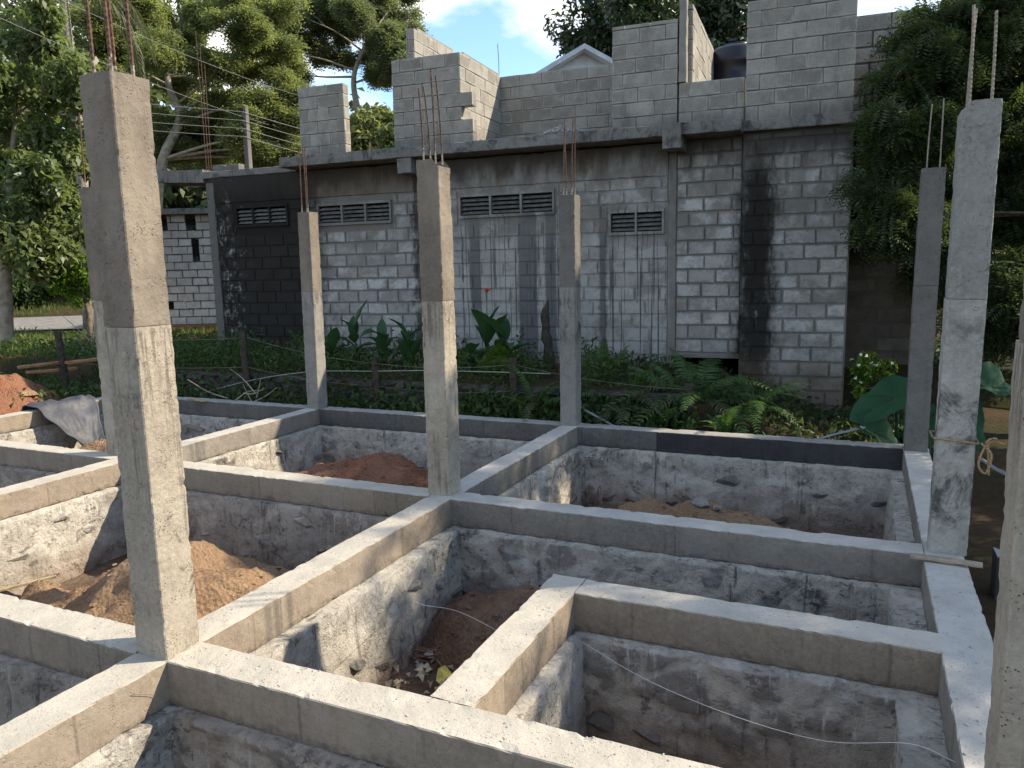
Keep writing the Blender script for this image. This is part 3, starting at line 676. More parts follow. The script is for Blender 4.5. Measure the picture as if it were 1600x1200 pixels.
# its end face turned to +X
ME = FM @ Matrix.Translation((3.238, -.05, 0)) @ Matrix.Rotation(R(90), 4, 'Z')
lay(core, rows_of(.0, .19, -.32, 3.38, (), 4), ME, 'block', seed=4)
lay_joined(core, rows_of(-6.68, -4.69, .30, 2.92, HOLES, 5), FM, 'block', seed=5)
fbox('sill_course', 1.06, 1.94, -.03, .12, .46, .53, 'fcol')
fbox('wall_column', .965, 1.075, -.012, .2, -.1, 3.3, 'fcol'); fbox('wall_column', -6.86, -6.70, -.02, .2, .1, 3.28, 'umortar')
fbox('wall_column', -2.84, -2.66, -.006, .2, .0, 2.93, 'fcol')
fbox('ring_beam', -6.84, .96, -.012, .2, 2.93, 3.36, 'ring_beam'); fbox('footing', -6.8, .97, -.03, .1, -.1, .31, 'ring_beam')
fbox('slab', -5.02, 1.93, -.42, 4.6, 3.38, 3.53, 'slab'); fbox('slab', -6.9, -5.022, -.025, 4.6, 3.362, 3.47, 'slab'); fbox('parapet_block', -6.75, -6.2, .05, .2, 3.472, 3.58, 'umortar'); fbox('slab', 1.932, 3.42, -.16, 4.6, 3.40, 3.535, 'slab')
fbox('cantilever_beam', .95, 1.20, -.45, .1, 3.22, 3.53, 'slab'); fbox('cantilever_beam', -2.95, -2.72, -.40, .1, 3.16, 3.378, 'slab')
mb = MB(); mb.add([FM @ Vector(v) for v in ((-6.92,.0,3.30),(-6.92,.9,3.30),(-8.2,.9,3.40),(-8.2,.25,3.40),(-6.92,.0,3.52),(-6.92,.9,3.52),(-8.2,.9,3.60),(-8.2,.25,3.60))], [(0,1,2,3),(7,6,5,4),(3,7,4,0),(1,5,6,2),(2,6,7,3),(0,4,5,1)])
mb.build('canopy', MAT['slab'], bld)
# side, back and inner walls so the house is a volume
fbox('side_wall', -6.82, -6.68, .2, 4.5, .1, 3.38, 'mortar', rough=False); fbox('side_wall', 3.02, 3.2, .15, 4.5, -.3, 3.4, 'dblock', rough=False); fbox('back_wall', -6.68, 3.02, 4.3, 4.45, .1, 3.38, 'mortar', rough=False)
for (a, b, c, d, npan) in VENTS:
    v = empty('vent', fw((a + b) / 2, c)); v.rotation_euler = (0, 0, FA); v.parent = bld; L = b - a; H = d - c; t = .03
    for k in range(npan + 1):
        x = -L / 2 + L * k / npan; x0, x1 = (x - t / 2, x + t / 2) if 0 < k < npan else ((x - t, x) if k == 0 else (x, x + t))
        MB().box((x0, -.028, 0.001), (x1, .07, H - .001)).build('mullion', MAT['vent'], v)
    MB().box((-L/2 - t, -.03, H), (L/2 + t, .07, H + .04)).build('head', MAT['vent'], v); MB().box((-L/2 - t, -.034, -.04), (L/2 + t, .07, 0)).build('sill', MAT['vent'], v)
    for k in range(npan):
        xa, xb_ = -L/2 + L * k / npan + t / 2 + .002, -L/2 + L * (k + 1) / npan - t / 2 - .002
        for q in range(4):
            z = H * (q + .65) / 4.4; T = Matrix.Translation((0, .02, z)) @ Matrix.Rotation(R(32), 4, 'X')
            MB().box((xa, -.034, -.006), (xb_, .034, .006), T).build('louvre', MAT['slat'], v)
fbox('room_shade_panel', -6.6, .9, .9, .95, .2, 3.3, 'dark', rough=False)  # black sheet behind the vents, stands in for shade indoors
# recessed dark wall to the right
lay_root = empty('recessed_wall'); lay_root.parent = bld; OFS = .85
MB().box((3.0, OFS + .01, -.4), (4.12, OFS + .2, 4.9), FM).build('mortar_bed', MAT['dblock'], lay_root)
FM3 = FM @ Matrix.Translation((0, OFS, 0)); lay(lay_root, rows_of(3.24, 4.12, -.3, 2.6, (), 6, .2, .42), FM3, 'dblock', seed=6)
lay(lay_root, rows_of(3.24, 4.12, 3.5, 4.9, (), 8, .2, .42), FM3, 'ublock', seed=8)
# ---- upper storey: separate unfinished walls standing on the slab
TOP = 3.537
def upper_wall(s0, s1, z1, label, o0=.0, thick=.15, seed=0, ends=None, yend=None, z0=TOP, row=ROW, mat='ublock', extra=None):
    root = tag(empty('block_wall', fw((s0 + s1) / 2, z0, o0)), label, 'wall', 'unfinished block walls on the slab')
    inv = root.matrix_basis.inverted() if False else Matrix.Translation(root.location).inverted()
    cells = rows_of(s0, s1, z0, z1, (), seed, row, LEN, ends); Mx = FM @ Matrix.Translation((0, o0, 0))
    mb = MB(); nrow = int(round((z1 - z0) / row))
    for j in range(max(nrow, 1)):
        e = s1 + (ends(j) if ends else 0); mb.box((s0 + .006, o0 + .007, z0 + j * row + .001), (e - .008, o0 + thick - .007, min(z0 + (j + 1) * row, z1) - .004), FM)
    local_parent(mb.build('mortar_bed', MAT['umortar']), root)
    lay(root, cells, Mx, mat, .05, 0, seed, .011, inv)
    if yend:                                  # wall running back from the right end: +X face shown
        ly = yend
        Mr = FM @ Matrix.Translation((s1, o0, 0)) @ Matrix.Rotation(R(90), 4, 'Z')
        zt = extra or z1
        local_parent(MB().box((s1 - .148, o0 + .16, z0), (s1 - .006, o0 + ly, zt - .003), FM).build('mortar_bed', MAT['umortar']), root)
        lay(root, rows_of(.0, ly, z0, zt, (), seed + 1, row), Mr, mat, .05, 0, seed + 1, .011, inv)
    else:
        Mr = FM @ Matrix.Translation((s1, o0, 0)) @ Matrix.Rotation(R(90), 4, 'Z')
        if not ends: lay(root, rows_of(.0, thick, z0, z1, (), seed + 1, row), Mr, mat, .02, -.006, seed + 1, .011, inv)
    return root
upper_wall(-4.90, -4.06, 4.64, 'low stub of block wall standing alone at the end of the slab', seed=20)
tooth = lambda j: .19 if j in (0, 1, 3) else 0
upper_wall(-3.20, -2.07, 4.90, 'block wall with toothed edge and a sunlit return wall behind the central column', seed=21, ends=tooth, yend=1.6, o0=0.)
w2 = upper_wall(-3.78, -3.63, 5.86, 'tall sunlit block wall running back above the toothed wall', seed=23, o0=1.6, yend=1.6)
upper_wall(-2.25, .75, 4.86, 'long block wall at the back of the slab, below the far gable', seed=25, o0=1.612, thick=.15)
upper_wall(.19, 1.07, 4.92, 'tall grey block pier beside the sunlit return wall', seed=26)
upper_wall(1.09, 1.93, 4.11, 'low block parapet between the pier and the tall corner wall', seed=27, thick=.14, o0=.004)
w3 = upper_wall(1.10, 1.24, 5.13, 'narrow sunlit wall end running back behind the low parapet', seed=28, o0=.16, yend=2.65)
local_parent(fbox('post', 1.085, 1.185, .0, .155, 4.12, 5.75, 'umortar', None), w3)
upper_wall(1.94, 3.22, 5.0, 'broad grey block wall at the near corner of the slab', seed=29, thick=.15, o0=-.03)
# gravel heap, rebars on the house
gh = MB(); rr = random.Random(4)
for i in range(420):
    a = rr.uniform(0, 6.28); q = math.sqrt(rr.random()); hgt = .17 * (1 - q) ** .8; c = fw(-.46 + .34 * q * math.cos(a), TOP + .012 + hgt * rr.uniform(.55, 1), .0 + .28 * q * math.sin(a) - .12)
    me = STONES[rr.randrange(10)]; s_ = rr.uniform(.018, .034); T = Matrix.Translation(c) @ Matrix.Rotation(rr.uniform(0, 6), 4, 'Z') @ Matrix.Diagonal((s_ * 1.3, s_, s_, 1))
    gh.add([T @ v.co for v in me.vertices], [tuple(p.vertices) for p in me.polygons])
tag(gh.build('gravel_heap', MAT['pebble']), 'small heap of pale gravel lying on the slab edge', 'gravel', kind='stuff')
for (u, v0, v1, off, nb) in ((641, 15, 92, 1.6, 3), (783, 68, 118, 2.98, 1), (326, 45, 268, .1, 3)):
    P = on(u, v1, FN, FD + off); Pt = on(u, v0, FN, FD + off)
    for k in range(nb):
        r_ = MB().tube([(0, 0, -.05), (.01 * k, 0, (Pt.z - P.z) * .5), (.02 * (k - 1), .01, (Pt.z - P.z) * (1 - .12 * k))], .006, 6)
        o = r_.build('wall_rebar', MAT['rust'], bld, loc=P + FE * (.05 * k - .04)); 

# ------------------------------------------------------------------ annex, house, tank, pole
def annex():
    d = 19.0; A = at(262, 515, d); B = at(334, 515, d); e = Vector((B.x - A.x, B.y - A.y, 0)); L = e.length; e.normalize(); a = math.atan2(e.y, e.x)
    A.z = .25; M = Matrix.Translation((A.x, A.y, 0)) @ Matrix.Rotation(a, 4, 'Z')
    root = tag(empty('annex_building', A, 0), 'whitish block annex with dark vent holes left of the main house', 'building'); inv = Matrix.Translation(A).inverted()
    holes = [(-.02, .16, 2.95, 3.12), (.62, .85, 2.95, 3.12), (.72, .88, 2.2, 2.62), (.0, .15, .95, 1.1)]
    mb = MB().box((-1.4, .02, .2), (L + 1, 2.5, 3.2), M); local_parent(mb.build('mortar_bed', MAT['mortar']), root)
    lay(root, rows_of(-.6, L + .1, .55, 3.2, [(x0 + .05, x1 + .05, z0, z1) for x0, x1, z0, z1 in holes], 40), M, 'annex', .06, 0, 40, .014, inv)
    for x0, x1, z0, z1 in holes: local_parent(MB().box((x0 + .06, .012, z0 + .01), (x1 + .04, .05, z1 - .01), M).build('hole_shade_panel', MAT['dark']), root)  # flat black panels paint the shade of holes that have no depth
    local_parent(MB().box((-.6, -.03, .1), (L + .1, .02, .55), M).build('footing', MAT['soil_red']), root)
    local_parent(MB().box((-1.6, -.3, 3.2), (L + 1.1, 2.7, 3.33), M).build('roof_slab', MAT['slab']), root)
annex()
def gable_house():
    d = 17.5; p0 = at(850, 113, d); p1 = at(962, 113, d); ap = at(912, 77, d); base = Vector((p0.x, p0.y, 0)); e = Vector((p1.x - p0.x, p1.y - p0.y, 0)); L = e.length * 1.35; e.normalize(); a = math.atan2(e.y, e.x)
    M = Matrix.Translation(p0) @ Matrix.Rotation(a, 4, 'Z'); k = (ap - p0).dot(e); hz = ap.z - p0.z
    root = tag(empty('gable_house', (p0.x, p0.y, .3)), 'far house with a pale corrugated gable roof above the back wall', 'house')
    z0 = -(p0.z - .3)
    g = MB(); V = [(0, .2, z0), (2 * k, .2, z0), (2 * k, .2, 0), (k, .2, hz), (0, .2, 0)]; W = [(x, y + 5, z) for x, y, z in V]
    g.add([M @ Vector(v) for v in V + W], [(0, 1, 2, 3, 4), (9, 8, 7, 6, 5), (0, 5, 6, 1), (1, 6, 7, 2), (0, 4, 9, 5)]); local_parent(g.build('wall', MAT['housewall']), root)
    for sgn in (-1, 1):
        r = MB(); n = 30
        for i in range(n + 1):
            y = -.15 + 5.5 * i / n; dz = .02 * math.cos(i * math.pi)
            x_e = k + sgn * (k + .25); ze = hz - (k + .25) * hz / k
            for (x, z) in ((k, hz + .05), (x_e, ze + .05), (x_e, ze - .06), (k, hz - .06)): r.V.append(tuple(M @ Vector((x, y, z + dz))))
        for i in range(n):
            for q in range(4): r.F.append((i*4+q, i*4+(q+1) % 4, i*4+4+(q+1) % 4, i*4+4+q))
        r.F.append((0, 1, 2, 3)); r.F.append((n*4+3, n*4+2, n*4+1, n*4)); local_parent(r.build('roof', MAT['tin']), root)
gable_house()
def lathe(prof, n=28):
    mb = MB(); V = []; F = []
    for r, z in prof:
        for i in range(n): a = 2 * math.pi * i / n; V.append((r * math.cos(a), r * math.sin(a), z))
    for j in range(len(prof) - 1):
        for i in range(n): F.append((j*n+i, j*n+(i+1) % n, (j+1)*n+(i+1) % n, (j+1)*n+i))
    F.append(tuple(range(n))[::-1]); F.append(tuple((len(prof)-1)*n+i for i in range(n))); return mb.add(V, F)
tp = on(1150, 118, FN, FD + 2.9); tp.z = TOP
tk = tag(empty('water_tank', tp), 'black plastic water tank behind the low parapet', 'tank')
hh = on(1150, 72, FN, FD + 2.9).z - TOP; prof = [(.42, 0)]
for k in range(5): z = hh * .78 * (k + .5) / 5; prof += [(.42, z - .05), (.44, z - .03), (.44, z + .03), (.42, z + .05)]
prof = [(r_ * 1.05, z_ * 1.18) for r_, z_ in prof]; prof += [(.44, hh * .93), (.36, hh * .97), (.18, hh * .98)]; lathe(prof).build('body', MAT['black_plastic'], tk, True)
lathe([(.2, hh * .98), (.2, hh * 1.01), (.1, hh * 1.02)]).build('lid', MAT['black_plastic'], tk, True)
PD = 20.; pb = at(390, 275, PD); pt_ = at(385, 170, PD)
pole = tag(empty('utility_pole', (pb.x, pb.y, .3)), 'square concrete utility pole rising behind the dark end of the house', 'pole')
pm = rough_prism(.26, .26, pt_.z - .3, 'Z', .25, .004, .02, 77, .02, taper=.35); pm.V = [(x * .5, y * .5, z) for x, y, z in pm.V]; pm.build('shaft', MAT['col_grey_up'], pole)
for k in range(4): MB().box((-.06, -.13, 0), (.06, -.075, .05)).build('insulator', MAT['vent'], pole, loc=(0, 0, pt_.z - .3 - .12 - .19 * k))
cabs = [((0, 120), (379, 180), 'topmost'), ((0, 137), (379, 193), 'second'), ((0, 157), (379, 205), 'third'), ((0, 172), (379, 217), 'lowest')]
for k, (a, b, nm) in enumerate(cabs):
    B = Vector((pb.x, pb.y, 0)) - FWD * .2; B.z = at(b[0], b[1], PD).z; A = at(a[0] - 260, a[1] - 22, 15.5)
    P = [A.lerp(B, t) - Vector((0, 0, 4 * .10 * t * (1 - t))) for t in np.linspace(0, 1, 14)]
    tag(MB().tube(P, .007, 5).build('overhead_cable', MAT['cable']), nm + ' of the four parallel overhead cables running to the concrete pole', 'cable', 'overhead cables')
    C_ = at(640, b[1] + 55, 26); P = [B.lerp(C_, t) - Vector((0, 0, 4 * .12 * t * (1 - t))) for t in np.linspace(0, 1, 12)]
    tag(MB().tube(P, .007, 5).build('overhead_cable', MAT['cable']), nm + ' of the overhead cables leaving the pole towards the house roof', 'cable', 'overhead cables')
for k, (a, b, nm) in enumerate((((-40, 10), (420, 195), 'lower'), ((70, -12), (470, 150), 'upper'))):
    A = at(*a, 12); B = at(*b, 24); P = [A.lerp(B, t) - Vector((0, 0, 4 * .12 * t * (1 - t))) for t in np.linspace(0, 1, 14)]
    tag(MB().tube(P, .005, 5).build('overhead_cable', MAT['cable']), nm + ' of the two slanting cables crossing the trees behind the near column', 'cable', 'slanting cables')

# ------------------------------------------------------------------ foliage tools
def leaf_arrays(C, A, N, L, Wd, fold=.25):
    """rhombus leaves: centres C, axis A, normal N"""
    n = len(C); A = A / np.linalg.norm(A, axis=1, keepdims=True); S = np.cross(A, N); S /= np.linalg.norm(S, axis=1, keepdims=True) + 1e-9; U = np.cross(S, A)
    L = np.broadcast_to(np.asarray(L, float), (n,))[:, None]; Wd = np.broadcast_to(np.asarray(Wd, float), (n,))[:, None]
    V = np.empty((n, 4, 3)); V[:, 0] = C - A * L / 2; V[:, 1] = C + S * Wd / 2 + U * Wd * fold; V[:, 2] = C + A * L / 2 - U * L * .12; V[:, 3] = C - S * Wd / 2 + U * Wd * fold
    Q = np.arange(n * 4).reshape(n, 4); return V.reshape(-1, 3), Q
def puff(c, r, n, sub=7, shell=.55):
    """points clumped in sub-puffs inside an ellipsoid, denser to the outside"""
    c = np.array(c); r = np.array(r if hasattr(r, '__len__') else (r,) * 3, float)
    d = RNG.normal(size=(sub, 3)); d /= np.linalg.norm(d, axis=1, keepdims=True); sc = c + d * r * RNG.uniform(.35, .85, (sub, 1)); k = RNG.integers(0, sub, n)
    q = RNG.normal(size=(n, 3)); q /= np.linalg.norm(q, axis=1, keepdims=True); rad = RNG.uniform(shell, 1., (n, 1)) ** .7
    P = sc[k] + q * r * .5 * rad * RNG.uniform(.6, 1.1, (n, 1)); return P, q
def foliage(clusters, leaf, asp, up=.5, droop=.2, sub=7, flat=1.):
    Vs = []; Qs = []; b = 0
    for (c, r, n) in clusters:
        rv = (r, r, r * flat) if not hasattr(r, '__len__') else r
        P, q = puff(c, rv, n, sub); A = RNG.normal(size=(n, 3)) * .7 + q * .6; A[:, 2] -= droop; N = q * .6 + RNG.normal(size=(n, 3)) * .45; N[:, 2] += up
        L = leaf * RNG.uniform(.65, 1.25, n); V, Q = leaf_arrays(P, A, N, L, L * asp); Vs.append(V); Qs.append(Q + b); b += len(V)
    return np.concatenate(Vs), np.concatenate(Qs)
def sprays(clusters, length, leaflet, asp, k=7, droop=.35, sub=8, flat=.7):
    """pinnate sprays: k leaflet pairs along a short drooping axis"""
    Vs = []; Qs = []; b = 0
    for (c, r, n) in clusters:
        rv = (r, r, r * flat) if not hasattr(r, '__len__') else r
        P, q = puff(c, rv, n, sub); A = RNG.normal(size=(n, 3)) * .55 + q * .9; A[:, 2] -= droop; A /= np.linalg.norm(A, axis=1, keepdims=True)
        N = RNG.normal(size=(n, 3)) * .35; N[:, 2] += 1; S = np.cross(A, N); S /= np.linalg.norm(S, axis=1, keepdims=True); U = np.cross(S, A); L = length * RNG.uniform(.7, 1.2, (n, 1))
        for i in range(k):
            t = (i + .5) / k
            for sg in (-1, 1):
                C = P + A * L * (t - .5) + S * sg * leaflet * .45 - U * (L * .25 * t * t); AX = S * sg + A * .45 + RNG.normal(size=(n, 3)) * .12; s_ = leaflet * (1 - .45 * abs(t - .45) * 2) * RNG.uniform(.8, 1.2, n)
                V, Q = leaf_arrays(C, AX, U, s_, s_ * asp, .1); Vs.append(V); Qs.append(Q + b); b += len(V)
    return np.concatenate(Vs), np.concatenate(Qs)
def branchy(root, trunk, r0, clusters, bark, seed=0, limbs=True):
    T = curve(trunk, 6); n = len(T); MB().tube(T, [r0 * (1 - .72 * i / (n - 1)) for i in range(n)], 9).build('trunk', MAT[bark], root, True)
    if not limbs: return
    rr = random.Random(seed)
    for ci, (c, r, _) in enumerate(clusters):
        if len(clusters) > 40 and (ci % 6 or ci < 25) or 18 < len(clusters) <= 40 and ci % 2: continue
        c = Vector(c); i = min(range(int(n * .3), n), key=lambda j: (T[j] - c).length + 8 * max(0, T[j].z - c.z + .15 * math.hypot(T[j].x - c.x, T[j].y - c.y))); a = T[i]; mid = a.lerp(c, .5) + Vector((rr.uniform(-.3, .3), rr.uniform(-.3, .3), rr.uniform(-.1, .35))) * (c - a).length * .3
        lr = max(r0 * .35 * (1 - .5 * i / n), .015); P = curve([a, mid, c], 5); m2 = len(P)
        mb = MB().tube(P, [lr * (1 - .8 * j / (m2 - 1)) for j in range(m2)], 6)
        rad = r if not hasattr(r, '__len__') else r[0]
        for q in range(3):
            e = c + Vector((rr.gauss(0, .5), rr.gauss(0, .5), rr.gauss(.15, .35))) * rad; s_ = P[rr.randrange(m2 // 2, m2)]
            mb.tube(curve([s_, s_.lerp(e, .5) + Vector((0, 0, .08 * rad)), e], 3), [lr * .35 * (1 - .15 * j) for j in range(7)], 5)
        mb.build('branch', MAT[bark], root, True)
def tree(label, base, trunk, r0, clusters, kind, leafm, bark, group=None, name='tree', limbs=True, seed=0, **kw):
    root = tag(empty(name), label, 'tree' if name != 'shrub' else 'shrub', group); root.location = base
    inv = Matrix.Translation(base).inverted(); before = set(COL.objects)
    branchy(root, trunk, r0, clusters, bark, seed, limbs)
    V, Q = (sprays if kind == 'spray' else foliage)(clusters, **kw); link('crown', npmesh('crown', V, Q), MAT[leafm], root)
    for o in set(COL.objects) - before: o.matrix_parent_inverse = inv
    return root
def cl(pts, d, r, n, jit=.6, seed=0):
    rr = random.Random(seed); return [(tuple(at(u, v, d + rr.uniform(-jit, jit) * 2)), r * rr.uniform(.8, 1.2), n) for (u, v) in pts]
def gz(p): return ground_h(p.x, p.y)

# T1: broad-leaved tree at the left edge
c1 = cl([(10, 110), (60, 150), (100, 235), (20, 220), (60, 290), (105, 320), (15, 330), (90, 375), (30, 385), (-50, 180), (-50, 320), (60, 100), (115, 130), (40, 40)], 15.5, .78, 1500, .5, 1)
b1 = at(5, 520, 15.5); b1.z = gz(b1)
tree('dense broad leaved tree filling the left edge behind the near column', b1, [b1, at(8, 420, 15.5), at(15, 300, 15.6), at(25, 180, 15.5)], .16, c1, 'leaf', 'leaf_broad', 'bark_pale', 'trees along the road', leaf=.17, asp=.48, up=.7, sub=8)
# T3: feathery tree behind the near column
c3 = cl([(165, 40), (230, 15), (310, 25), (250, 85), (335, 100), (290, 140), (385, 105), (360, 165), (425, 140), (445, 195), (310, 195), (200, 110), (395, 215), (340, 230), (450, 240), (180, 170), (150, 100), (410, 60), (440, 100), (370, 40), (280, 60), (200, 60), (460, 160), (400, 170), (250, 200), (360, 5), (420, 15), (270, 240), (420, 250)], 27, 1.15, 900, 1.2, 3)
b3 = at(235, 420, 27); b3.z = gz(b3)
tree('tall feathery tree with a leaning pale trunk behind the near column', b3, [b3, at(250, 270, 27), at(281, 184, 27), at(262, 120, 27.3), at(290, 10, 27.5)], .22, c3, 'spray', 'leaf_feather', 'bark_pale', 'trees along the road', length=.55, leaflet=.17, asp=.34, k=4, flat=.55)
# T4: airy forked tree left of the sky gap
c4 = cl([(455, 20), (505, 5), (560, 15), (615, 20), (540, 50), (485, 65), (600, 62), (625, 95), (585, 100), (520, 95), (560, -40), (480, -40), (630, -20), (430, 40), (420, 85), (500, 30), (580, 45), (640, 55), (450, 110), (530, 15), (610, 120), (590, -10)], 34, 1.15, 800, 1.2, 4)
b4 = at(572, 330, 34); b4.z = gz(b4)
tree('airy forked tree with bare pale limbs against the sky', b4, [b4, at(566, 245, 34), at(560, 180, 34), at(553, 120, 34), at(575, 60, 34)], .24, c4, 'spray', 'leaf_far', 'bark_pale', 'trees along the road', length=.6, leaflet=.2, asp=.34, k=4, flat=.6)
# T5 small tree between the wall stubs
c5 = cl([(558, 200), (588, 212), (552, 228), (600, 236), (575, 245), (600, 190)], 22, .62, 700, .4, 5); b5 = at(575, 330, 22); b5.z = gz(b5)
tree('small leafy tree showing between the two wall stubs', b5, [b5, at(576, 260, 22), at(580, 210, 22)], .09, c5, 'leaf', 'leaf_feather', 'bark', leaf=.2, asp=.5, up=.6)
# T6 dark glossy tree behind the house
c6 = cl([(925, 42), (955, 15), (1010, 5), (1060, 20), (1100, 15), (1135, 55), (1150, 95), (1090, 70), (1165, 25), (985, 45), (940, 75), (1120, -25), (1020, -35), (1180, 70), (1110, 105)], 21, 1.0, 1500, .8, 6); b6 = at(1060, 330, 21); b6.z = .3
tree('dark glossy leaved tree rising behind the block house', b6, [b6, at(1058, 200, 21), at(1050, 90, 21), at(1045, 20, 21)], .25, c6, 'leaf', 'leaf_gloss', 'bark', leaf=.2, asp=.42, up=.4, sub=9)
# T7 dark fine-leaved tree at the right
R7 = []; rr = random.Random(17)
for (u, v, d) in ((1395, 150, 8.7), (1440, 95, 8.8), (1490, 45, 8.9), (1550, 10, 9), (1370, 215, 8.6), (1420, 200, 8.5), (1385, 300, 8.6), (1430, 320, 8.5), (1480, 110, 8.8), (1530, 60, 8.9), (1600, 40, 9), (1460, 230, 8.7), (1400, 370, 8.7), (1590, -20, 9.2)):
    R7.append((tuple(at(u, v, d)), rr.uniform(.42, .52), 480))
for (u, v, d) in ((1560, 430, 9.2), (1530, 500, 9.4), (1600, 350, 9.4), (1500, 410, 9.8), (1610, 520, 9.2), (1545, 360, 9.8), (1480, 300, 9.6), (1620, 240, 9.4), (1560, 200, 9.6), (1640, 440, 9.8), (1510, 330, 10.2)):
    R7.append((tuple(at(u, v, d)), rr.uniform(.55, .7), 520))
for (u, v, d) in ((1400, 110, 10.2), (1455, 65, 10.3), (1525, 35, 10.2), (1590, 15, 10), (1395, 195, 10), (1460, 150, 9.8), (1545, 115, 9.6), (1375, 275, 10), (1440, 265, 9.7), (1505, 240, 9.5), (1590, 215, 9.3), (1400, 345, 9.8), (1555, 330, 9.6), (1600, 420, 9.5), (1650, 90, 9.5), (1660, 260, 9.2), (1580, 500, 9.6), (1470, 340, 10.6), (1540, 430, 10.6), (1500, 160, 11), (1600, 120, 11), (1650, 400, 10.5), (1720, 180, 9.6), (1720, 340, 9.6), (1680, -40, 10.5), (1600, -60, 11)):
    R7.append((tuple(at(u, v, d)), rr.uniform(.55, .75), 620))
for (x, y, z, r) in ((5.6, 8.4, 5.6, .9), (6.4, 7.6, 5.9, 1.0), (5.9, 9.2, 6.0, .9), (7.0, 8.6, 6.4, 1.0), (7.2, 6.8, 5.6, 1.0), (6.6, 6.6, 4.6, .9), (7.6, 6.0, 5.0, .95), (8.2, 5.4, 5.0, .95), (7.8, 5.2, 4.1, .9), (8.8, 4.6, 4.5, .9), (9.2, 4.2, 3.9, .85), (8.4, 4.4, 3.3, .8), (7.4, 5.6, 3.4, .9), (6.9, 6.2, 3.2, .9), (6.4, 7.0, 3.4, .9), (6.2, 7.4, 4.4, .9), (7.6, 7.4, 4.6, 1.0), (7.0, 8.0, 3.6, 1.0), (6.6, 7.6, 2.4, .9), (7.4, 6.6, 2.2, .9), (8.0, 5.8, 2.4, .9), (8.6, 6.2, 4.2, 1.0), (8.4, 7.2, 5.6, 1.0), (9.4, 5.2, 4.6, .9), (5.2, 9.4, 5.4, .9), (6.0, 6.6, 5.5, .7), (8.8, 5.2, 3.2, .9)):
    R7.append(((x, y, z), r, 560))
b7 = Vector((6.6, 8.4, 0)); b7.z = gz(b7)
tree('dense dark fine leaved tree shading the right side of the plot', b7, [b7, b7 + Vector((-.05, .1, 1.6)), b7 + Vector((.1, -.1, 3.4)), b7 + Vector((.0, -.2, 5.6))], .2, R7, 'spray', 'leaf_dark', 'bark', length=.26, leaflet=.085, asp=.3, k=7, flat=.75, sub=9, droop=.3)
# T2 coconut palm behind the left tree
def frond_mesh(L, wid, n=34, droop=.9, seed=0, lw=.035):
    rr = random.Random(seed); ax = []; Vs = []; Qs = []; b = 0
    for i in range(n + 1): t = i / n; ax.append(Vector((L * (t - .18 * droop * t * t), 0, L * (.35 * t - .62 * droop * t * t))))
    mb = MB().tube(ax, [.022 * (1 - .85 * i / n) + .003 for i in range(n + 1)], 5)
    for i in range(3, n):
        t = i / n; ll = wid * math.sin(math.pi * min(1, .12 + t * .88)) ** .6
        for sg in (-1, 1):
            p = ax[i]; d = Vector((.55, sg * .9, -.45 - .6 * rr.random())).normalized(); q = p + d * ll * .55; r_ = p + d * ll + Vector((0, 0, -ll * .35)); s_ = Vector((1, 0, 0)) * lw
            mb.add([p - s_ * .4, p + s_ * .4, q + s_ * .5, q - s_ * .5, r_], [(0, 1, 2, 3), (3, 2, 4)])
    return mb.mesh('frond')
def palm(label, top, base, nf, L, seed=0):
    root = tag(empty('coconut_palm', base), label, 'palm', 'palms'); inv = Matrix.Translation(base).inverted(); rr = random.Random(seed)
    t = MB().tube(curve([base, base.lerp(top, .5) + Vector((.2, 0, 0)), top], 8), [.17 - .004 * i for i in range(17)], 9).build('trunk', MAT['bark_pale'], root, True); t.matrix_parent_inverse = inv
    ms = [frond_mesh(L, L * .2, seed=s, droop=d) for s, d in ((1, .8), (2, 1.15), (3, 1.5))]
    for me in ms: me.materials.append(MAT['leaf_palm'])
    for i in range(nf):
        o = link('frond', ms[i % 3], None, root); o.matrix_parent_inverse = inv; o.location = top; o.rotation_euler = (0, rr.uniform(-.5, .5) - (.35 if i % 3 == 0 else 0), i * 2.4 + rr.uniform(-.2, .2))
pt0 = at(95, -40, 20); pb0 = Vector((pt0.x - .3, pt0.y, gz(pt0))); palm('coconut palm with hanging fronds above the broad leaved tree', pt0, pb0, 12, 3.4, 3)
pt1 = at(1228, -30, 32); palm('distant coconut palm whose fronds just show over the corner wall', pt1, Vector((pt1.x, pt1.y, .3)), 14, 3.4, 5)
